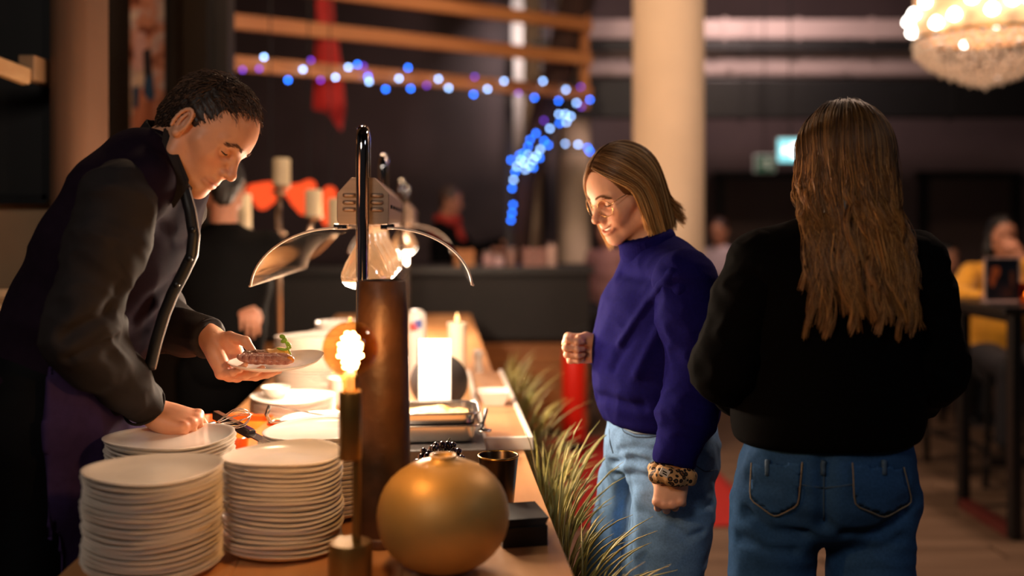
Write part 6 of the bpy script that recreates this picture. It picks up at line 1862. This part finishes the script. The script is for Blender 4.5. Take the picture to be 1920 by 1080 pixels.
legsb = []
for tx, kx, fx in ((1463, 1432, 1420), (1632, 1632, 1640)):
    a = P(tx, 940, YB); k_ = P(kx, 1230, YB - 0.01); legsb.append((a, k_, np.array([P(fx, 1500, YB)[0], YB, 0.09])))
inner = Sdf(); inner.echain([(p, (a * 0.78, b * 0.78)) for p, (a, b) in bsec], bw, 0.05)
inner.chain([shL, elL, wrL], [0.045, 0.036, 0.025], 0.03); inner.chain([shR, elR, wrR], [0.045, 0.036, 0.025], 0.03)
inner.econe(P(1550, 880, YB), P(1552, 850, YB), (0.10, 0.07), (0.10, 0.07), bw, 0.03)
for a, k_, f_ in legsb: inner.chain([a, k_, f_], [0.055, 0.045, 0.035], 0.01)
iv, iF = inner.mesh(0.016, 1)
ha = hand(wrL, (0.6, 0.75, 0.1), (-0.5, 0.4, 0.6), (0.2, -0.2, 0.95), 0.92, ((60, 80, 40),) * 4, h=0.004)
hb = hand(wrR, (-0.6, 0.75, 0.1), (0.5, 0.4, 0.6), (-0.2, -0.2, 0.95), 0.92, ((60, 80, 40),) * 4, h=0.004)
V, Fm, C = join([(hv, hF, hc), (iv, iF, np.ones((len(iv), 3))), ha[:3], hb[:3]])
part('body', V, Fm, M_skin_b, wb, C)
s = Sdf(); s.echain(bsec, bw, 0.05)
s.chain([shL, P(1567, 490, YB)], [0.070, 0.065], 0.06); s.chain([shR, P(1567, 490, YB)], [0.070, 0.065], 0.06)
s.cut(P(1553, 858, YB - 0.14), (0, 0, -1), 0.02)
v, F = s.mesh(0.0075, 1); v = folds(v, F, 0.005, 2.6, (0.3, 0, 1), 1.5, 12)
part('sweatshirt', v, F, M_blk, wb); sweat = v
sleeve_w(shL, elL, wrL, (0.075, 0.070, 0.064, 0.058, 0.046, 0.042), 0.95, 5, 'sleeve', M_blk, wb)
sleeve_w(shR, elR, wrR, (0.075, 0.070, 0.064, 0.058, 0.046, 0.042), 0.95, 6, 'sleeve', M_blk, wb)
jsb = [(P(1552, 840, YB), (0.155, 0.115)), (P(1550, 872, YB), (0.168, 0.124)), (P(1549, 912, YB), (0.168, 0.122))]
jv, jF = jeans(wb, jsb, legsb, M_jean_d, (0.096, 0.082, 0.074, 0.080), bw, seed=7, kk=0.012, cr=((((1400, 962), (1445, 1000), (1508, 1004)), 0.014, 0.013), (((1588, 1002), (1650, 998), (1702, 962)), 0.014, 0.013), (((1546, 870), (1545, 930), (1545, 985)), 0.014, 0.016),
    (((1385, 1010), (1430, 1030), (1490, 1035)), 0.010, 0.012), (((1600, 1035), (1650, 1030), (1690, 1010)), 0.008, 0.012)))
for px in (((1412, 868), (1505, 866), (1498, 945), (1452, 968), (1408, 935)), ((1596, 868), (1690, 875), (1706, 940), (1655, 968), (1600, 945))):
    r = patch(jv, jF, px, 0.0035)
    if r:
        o = part('back_pocket', r[0], r[1], M_jean_d, wb, np.full((len(r[0]), 3), 1.1)); so = o.modifiers.new('thick', 'SOLIDIFY'); so.thickness = 0.003; so.offset = 0
    pc_ = list(px) + [px[0]]
    mbpart('pocket_stitching', MB().tube(on_surface(jv, jF, pc_[1:5] + [px[0]], 0.006), 0.0012, 6), mat('stitch_tan', '#8a7a60', 0.8), wb)
for px in (((1546, 866), (1545, 920), (1545, 975)), ((1415, 885), (1480, 905), (1546, 915)), ((1546, 915), (1620, 905), (1690, 888))):
    mbpart('yoke_seam', MB().tube(on_surface(jv, jF, px, 0.001), 0.0015, 6), M_stitch, wb)
for x in (1440, 1545, 1655):
    q = on_surface(jv, jF, ((x, 862), (x, 890)), 0.004, 4); mbpart('belt_loop', MB().tube(q, 0.005, 6), M_stitch, wb)
for a, k_, f_ in legsb: shoe(wb, f_, bf, mat('white_trainer', '#c9c2ba', 0.5), 0.98)
# long hair
rs = np.random.default_rng(44)
s = Sdf(); s.ell((-0.014, 0, 0.030), (0.101, 0.083, 0.096), k=0.02); s.ell((-0.045, 0, -0.06), (0.062, 0.080, 0.10), k=0.04); s.ell((-0.075, 0, -0.14), (0.035, 0.080, 0.09), k=0.04)
s.ell((0.125, 0, -0.050), (0.105, 0.095, 0.14), k=0.01, mode='sub')
cv, cF = s.mesh(0.004, 1)
NC = 150
paths, side, ss, ci = hair_paths(7000, rs, beta=(55, 125), phi_l=(70, 180), phi_r=(-180, -70), rad=(0.108, 0.091, 0.102), drop=0.345, dj=0.035, up_n=9, dn_n=15, clumps=NC, curl=-0.05, elev=-4)
n, S, _ = paths.shape; t = np.linspace(0, 1, S); dn = np.clip((np.arange(S) - 8) / 15.0, 0, 1)
crs = np.random.default_rng(5)
amp = crs.uniform(0.008, 0.020, NC)[ci]; frq = crs.uniform(1.3, 2.4, NC)[ci]; phs = crs.uniform(0, 6.28, NC)[ci]; off = crs.normal(0, 1, (NC, 2))[ci]; shrt = (0.42 + 0.66 * crs.uniform(0, 1, NC) ** 1.3)[ci]
paths[:, :, 2] = np.where(dn > 0, paths[:, 8:9, 2] + (paths[:, :, 2] - paths[:, 8:9, 2]) * shrt[:, None], paths[:, :, 2])
paths[:, :, 1] += amp[:, None] * dn * np.sin(frq[:, None] * 2 * PI * dn + phs[:, None]) + off[:, :1] * 0.014 * dn ** 1.3
paths[:, :, 0] += 0.6 * amp[:, None] * dn * np.cos(frq[:, None] * 2 * PI * dn + phs[:, None])
paths[:, :, 1] *= (1 - 0.22 * dn)[None, :]
lsh = (side > 0) & (ss < 0.38)
paths[lsh, :, 1] += (0.040 * dn ** 0.8)[None, :]
# strands of one lock draw together towards the tip
cm = np.zeros((NC, S, 3)); cnt = np.bincount(ci * 2 + (side > 0), minlength=2 * NC)
key = ci * 2 + (side > 0)
cm = np.zeros((2 * NC, S, 3)); np.add.at(cm, key, paths); cm /= np.maximum(np.bincount(key, minlength=2 * NC), 1)[:, None, None]
pull = (0.84 * dn ** 0.9)[None, :, None]
paths = paths * (1 - pull) + cm[key] * pull + rs.normal(0, 0.0026, (n, 1, 3)) * (1 - 0.2 * dn)[None, :, None]
pw = HWb(paths.reshape(-1, 3)).reshape(paths.shape)
# lay the lengths over shoulders and back: keep them outside the sweatshirt
low = dn > 0.12
sp_ = sweat[sweat[:, 1] < YB + 0.03]
gx = np.round((sp_[:, 0] - 0.2) / 0.012).astype(int); gz = np.round((sp_[:, 2] - 0.8) / 0.012).astype(int)
H_ = np.full((100, 100), 9.0); ok = (gx >= 0) & (gx < 100) & (gz >= 0) & (gz < 100)
np.minimum.at(H_, (gx[ok], gz[ok]), sp_[ok, 1])
for _ in range(2): H_ = np.minimum.reduce([H_, np.roll(H_, 1, 0), np.roll(H_, -1, 0), np.roll(H_, 1, 1), np.roll(H_, -1, 1)])
ix = np.clip(np.round((pw[..., 0] - 0.2) / 0.012).astype(int), 0, 99); iz = np.clip(np.round((pw[..., 2] - 0.8) / 0.012).astype(int), 0, 99)
lim = H_[ix, iz] - 0.004 - rs.uniform(0, 0.012, n)[:, None]
pw[..., 1] = np.where(low[None, :] & (lim < 5), np.minimum(pw[..., 1], lim), pw[..., 1])
for _ in range(4): pw[:, 9:-1, 1] = (pw[:, 8:-2, 1] + 2 * pw[:, 9:-1, 1] + pw[:, 10:, 1]) / 4
sv, sF, per = strands(pw, 0.00062, 0.00022)
c = hair_cols(paths, per, rs, '#2c1a0d', '#94602c', '#d69c58', 0.45, ci=ci)
V, Fm, C = join([(HWb(cv), cF, np.repeat(np.array([srgb('#24150a')]), len(cv), 0)), (sv, sF, c)])
part('hair', V, Fm, M_hair, wb, C)
# ------------------------------------------------------------------ people further back
def extra(label, head_px, Y, fwd, m_top, m_leg, skin, hair_c, stance='stand', sc=1.0, long_hair=False, scarf=None, arms=None, group=None, hair_front=0.03):
    c = P(head_px[0], head_px[1], Y)
    f = np.array([*fwd[:2], 0.0]); f /= np.linalg.norm(f); l = np.array([-f[1], f[0], 0.0])
    up = np.array([0, 0, 1.0])
    Q = lambda x, y, z: c + sc * (x * f + y * l + z * up)
    p = person(label, (float(c[0]), float(c[1]), 0.0), group=group)
    hv, hF, hc, R, W, _, _ = build_head(c, fwd, (0, 0, 1), 0.95 * sc, [(Q(-0.03, 0, -0.06), 0.05 * sc), (Q(-0.045, 0, -0.19), 0.055 * sc)], h=0.0045)
    hipz = -0.72
    hip = Q(-0.05, 0, hipz)
    shs = [Q(-0.045, s * 0.165, -0.235) for s in (1, -1)]
    if arms is None: arms = [(Q(-0.03, 0.225, -0.50), Q(0.12, 0.20, -0.62)), (Q(-0.03, -0.225, -0.50), Q(0.12, -0.20, -0.62))]
    legs_ = []
    for s in (1, -1):
        h_ = hip + l * 0.09 * s * sc
        if stance == 'stand': k_ = np.array([h_[0], h_[1], h_[2] * 0.53]) + f * 0.02; a_ = np.array([h_[0], h_[1], 0.09])
        else:
            k_ = h_ + f * 0.40 * sc + np.array([0, 0, -0.03]); a_ = np.array([k_[0], k_[1], max(0.30 if stance == 'stool' else 0.09, k_[2] - 0.45)]) - f * 0.06
        legs_.append((h_, k_, a_))
    inner = Sdf(); inner.echain([(hip, (0.12, 0.085)), (Q(-0.05, 0, -0.45), (0.11, 0.08)), (Q(-0.045, 0, -0.25), (0.12, 0.07))], l, 0.05)
    meshes = [(hv, hF, hc)]
    for (e_, w_), s_, sd in zip(arms, shs, (1, -1)):
        inner.chain([s_, e_, w_], [0.045, 0.036, 0.026], 0.03)
        d = (w_ - e_) / np.linalg.norm(w_ - e_); bk = np.cross(d, l * sd); 
        if np.linalg.norm(bk) < 0.2: bk = up
        meshes.append(hand(w_, d, bk if bk[2] > 0 else -bk, -l * sd + 0.2 * up, 0.95 * sc, ((30, 40, 20),) * 4, h=0.005)[:3])
    for a, b, d in legs_: inner.chain([a, b, d], [0.07, 0.05, 0.035], 0.03)
    iv, iF = inner.mesh(0.018, 1); meshes.append((iv, iF, np.ones((len(iv), 3))))
    V, Fm, C = join(meshes); part('body', V, Fm, skin, p, C)
    for q in (-1, 1):
        mbpart('eyelashes', lash_tubes(W, q, 0.0022, to_local(R, c, hv, 0.95 * sc)), M_lash, p)
    s = Sdf(); s.echain([(hip + [0, 0, 0.02], (0.165, 0.125)), (Q(-0.05, 0, -0.55), (0.158, 0.12)), (Q(-0.045, 0, -0.38), (0.168, 0.118)), (Q(-0.045, 0, -0.26), (0.15, 0.09)), (Q(-0.045, 0, -0.19), (0.075, 0.065))], l, 0.05)
    for s_ in shs: s.chain([s_, Q(-0.045, 0, -0.24)], [0.062, 0.06], 0.04)
    v, F = s.mesh(0.012, 1); v = folds(v, F, 0.005, 3.0, (0.2, 0.1, 1), 2, 5); part('jacket', v, F, m_top, p)
    for (e_, w_), s_ in zip(arms, shs):
        sl = Sdf(); d = w_ - e_; sl.chain([s_, e_, e_ + d * 0.93], [0.064, 0.058, 0.042], 0.03); sl.cut(e_ + d * 0.97, d)
        v, F = sl.mesh(0.010, 1); v = folds(v, F, 0.004, 4, d, 2, 3); part('sleeve', v, F, m_top, p)
    s = Sdf(); s.econe(hip + [0, 0, 0.03], hip - [0, 0, 0.08], (0.15, 0.11), (0.15, 0.11), l, 0.04)
    for a, b, d in legs_: s.chain([a, b, d], [0.09, 0.07, 0.058], 0.03)
    v, F = s.mesh(0.013, 1); part('trousers', v, F, m_leg, p)
    for a, b, d in legs_:
        if d[2] < 0.12: shoe(p, d, f, mat('black_shoe', '#0a0a0a', 0.3))
        else:
            s = Sdf(); s.econe(d - [0, 0, 0.05], d + f * 0.16 - [0, 0, 0.065], (0.036, 0.04), (0.035, 0.026), l, 0.02); v, F = s.mesh(0.009, 1); part('shoe', v, F, mat('black_shoe', '#0a0a0a', 0.3), p)
    # hair
    s = Sdf(); s.ell((-0.018, 0, 0.034), (0.102, 0.083, 0.095), k=0.02); s.cone((-0.06, 0, -0.02), (-0.055, 0, -0.06), 0.05, 0.04, 0.03)
    if long_hair:
        for q in (-1, 1): s.chain([(-0.02, q * 0.070, 0.0), (-0.015, q * 0.078, -0.10), (0.0, q * 0.08, -0.20)], [0.03, 0.034, 0.022], 0.03)
        s.chain([(-0.06, 0, 0), (-0.085, 0, -0.2)], [0.06, 0.05], 0.03)
    s.ell((0.118, 0, -0.035), (0.090 - hair_front * 0.4, 0.072 if long_hair else 0.11, 0.115), k=0.01, mode='sub')
    v, F = s.mesh(0.005, 1); v = v + vnormals(v, F) * (0.002 * fbm(v, 40, 2))[:, None]
    part('hair', W(v), F, mat('hair_%s' % hair_c, hair_c, 0.5, vary=0.3, scale=60, stretch=(1, 1, 0.2)), p)
    if scarf:
        s = Sdf(); ct = Q(-0.035, 0, -0.165); pts = [ct + 0.075 * (math.cos(a) * f + math.sin(a) * l) + np.array([0, 0, 0.012 * math.sin(2 * a)]) for a in np.linspace(0, 2 * PI, 17)]
        s.chain(pts, [0.036] * 17, 0.02); s.chain([ct + f * 0.08, ct + f * 0.13 - up * 0.16], [0.035, 0.03], 0.02)
        v, F = s.mesh(0.009, 1); v = folds(v, F, 0.005, 8, None, 1, 2); part('scarf', v, F, scarf, p)
    return p, Q
M_bkcl = mat('black_cloth', '#070606', 0.85, vary=0.15, spec=0.1)
M_navy = mat('dark_trouser', '#14131a', 0.8)
hz = lambda px, Y: P(px[0], px[1], Y)
extra('second waiter all in black standing behind the serving waiter', (420, 350), 3.9, (-0.25, 0.95, -0.2), M_bkcl, M_bkcl, M_skin_c, '#120d0a',
      arms=[(hz((440, 500), 3.98), hz((458, 565), 3.82)), (hz((368, 500), 3.82), hz((405, 590), 3.95))])
pY = 8.25
extra('person in a dark coat and red scarf standing behind the bar', (846, 376), pY, (0.95, -0.25, -0.2), M_bkcl, M_navy, M_skin_c, '#4a3a34', scarf=mat('red_scarf', '#a02a1c', 0.8),
      arms=[(hz((885, 470), pY + 0.25), hz((945, 455), pY + 0.1)), (hz((858, 465), pY - 0.2), hz((925, 468), pY - 0.25))])
extra('person in a rose coloured top sitting behind the woman in blue', (1136, 432), 8.6, (-0.6, -0.8, -0.1), mat('rose_top', '#a97a74', 0.8, vary=0.15), M_navy, M_skin_c, '#2a1a14', 'chair', 0.95, long_hair=True)
extra('person in a pale shirt sitting beside the round column', (1348, 432), 8.9, (-0.5, -0.85, -0.15), mat('pale_shirt', '#b8a6ac', 0.8), M_navy, M_skin_c, '#3a2018', 'chair', 0.95)
extra('person in dark clothes sitting in the gloom behind the bar table', (1778, 482), 7.6, (0.3, -0.95, -0.1), mat('brown_top', '#2a1c16', 0.8), M_navy, M_skin_c, '#0e0a08', 'chair', 0.9)
M_yel = mat('yellow_jacket', '#d09010', 0.75, vary=0.1, scale=20, sheen=0.2)
yY = 5.72
extra('person in a bright yellow jacket at the bar table, hand at the mouth', (1880, 440), yY, (-0.10, -0.98, -0.08), M_yel, M_navy, M_skin_c, '#0c0807', 'stool', 0.96, long_hair=True,
      arms=[(hz((1955, 545), yY - 0.22), hz((1915, 485), yY - 0.20)), (hz((1793, 556), yY - 0.12), hz((1846, 560), yY - 0.36))])
# low chairs under the seated guests at the back
def chair(x, y, rz, label, seat_z=0.62):
    t = thing('chair', label, 'chair', (x, y, 0), rz)
    m = mat('dark_chair', '#1c1412', 0.6)
    MB().prism(rounded_rect(0.42, 0.40, 0.05), 0, 0.04).build('seat', m, t, loc=(0, 0, seat_z), bevel=0.006)
    for sx in (-0.17, 0.17):
        for sy in (-0.16, 0.16): MB().box((sx, sy, seat_z / 2), (0.03, 0.03, seat_z)).build('leg', M_black, t)
        MB().box((-0.20, sx, seat_z + 0.22), (0.03, 0.03, 0.44)).build('back_post', M_black, t)
    MB().box((-0.20, 0, seat_z + 0.36), (0.025, 0.38, 0.16)).build('backrest', m, t, bevel=0.006)
    return t
for px, Y, fw, lb, sz in (((1136, 432), 8.6, (-0.6, -0.8), 'dark chair under the person in rose', 0.62), ((1348, 432), 8.9, (-0.5, -0.85), 'dark chair under the person in the pale shirt', 0.62), ((1778, 482), 7.6, (0.3, -0.95), 'dark chair under the person in the gloom', 0.45)):
    c = P(*px, Y); f = np.array([*fw]); f /= np.linalg.norm(f)
    chair(c[0] - 0.05 * f[0], c[1] - 0.05 * f[1], math.atan2(f[1], f[0]), lb, sz)
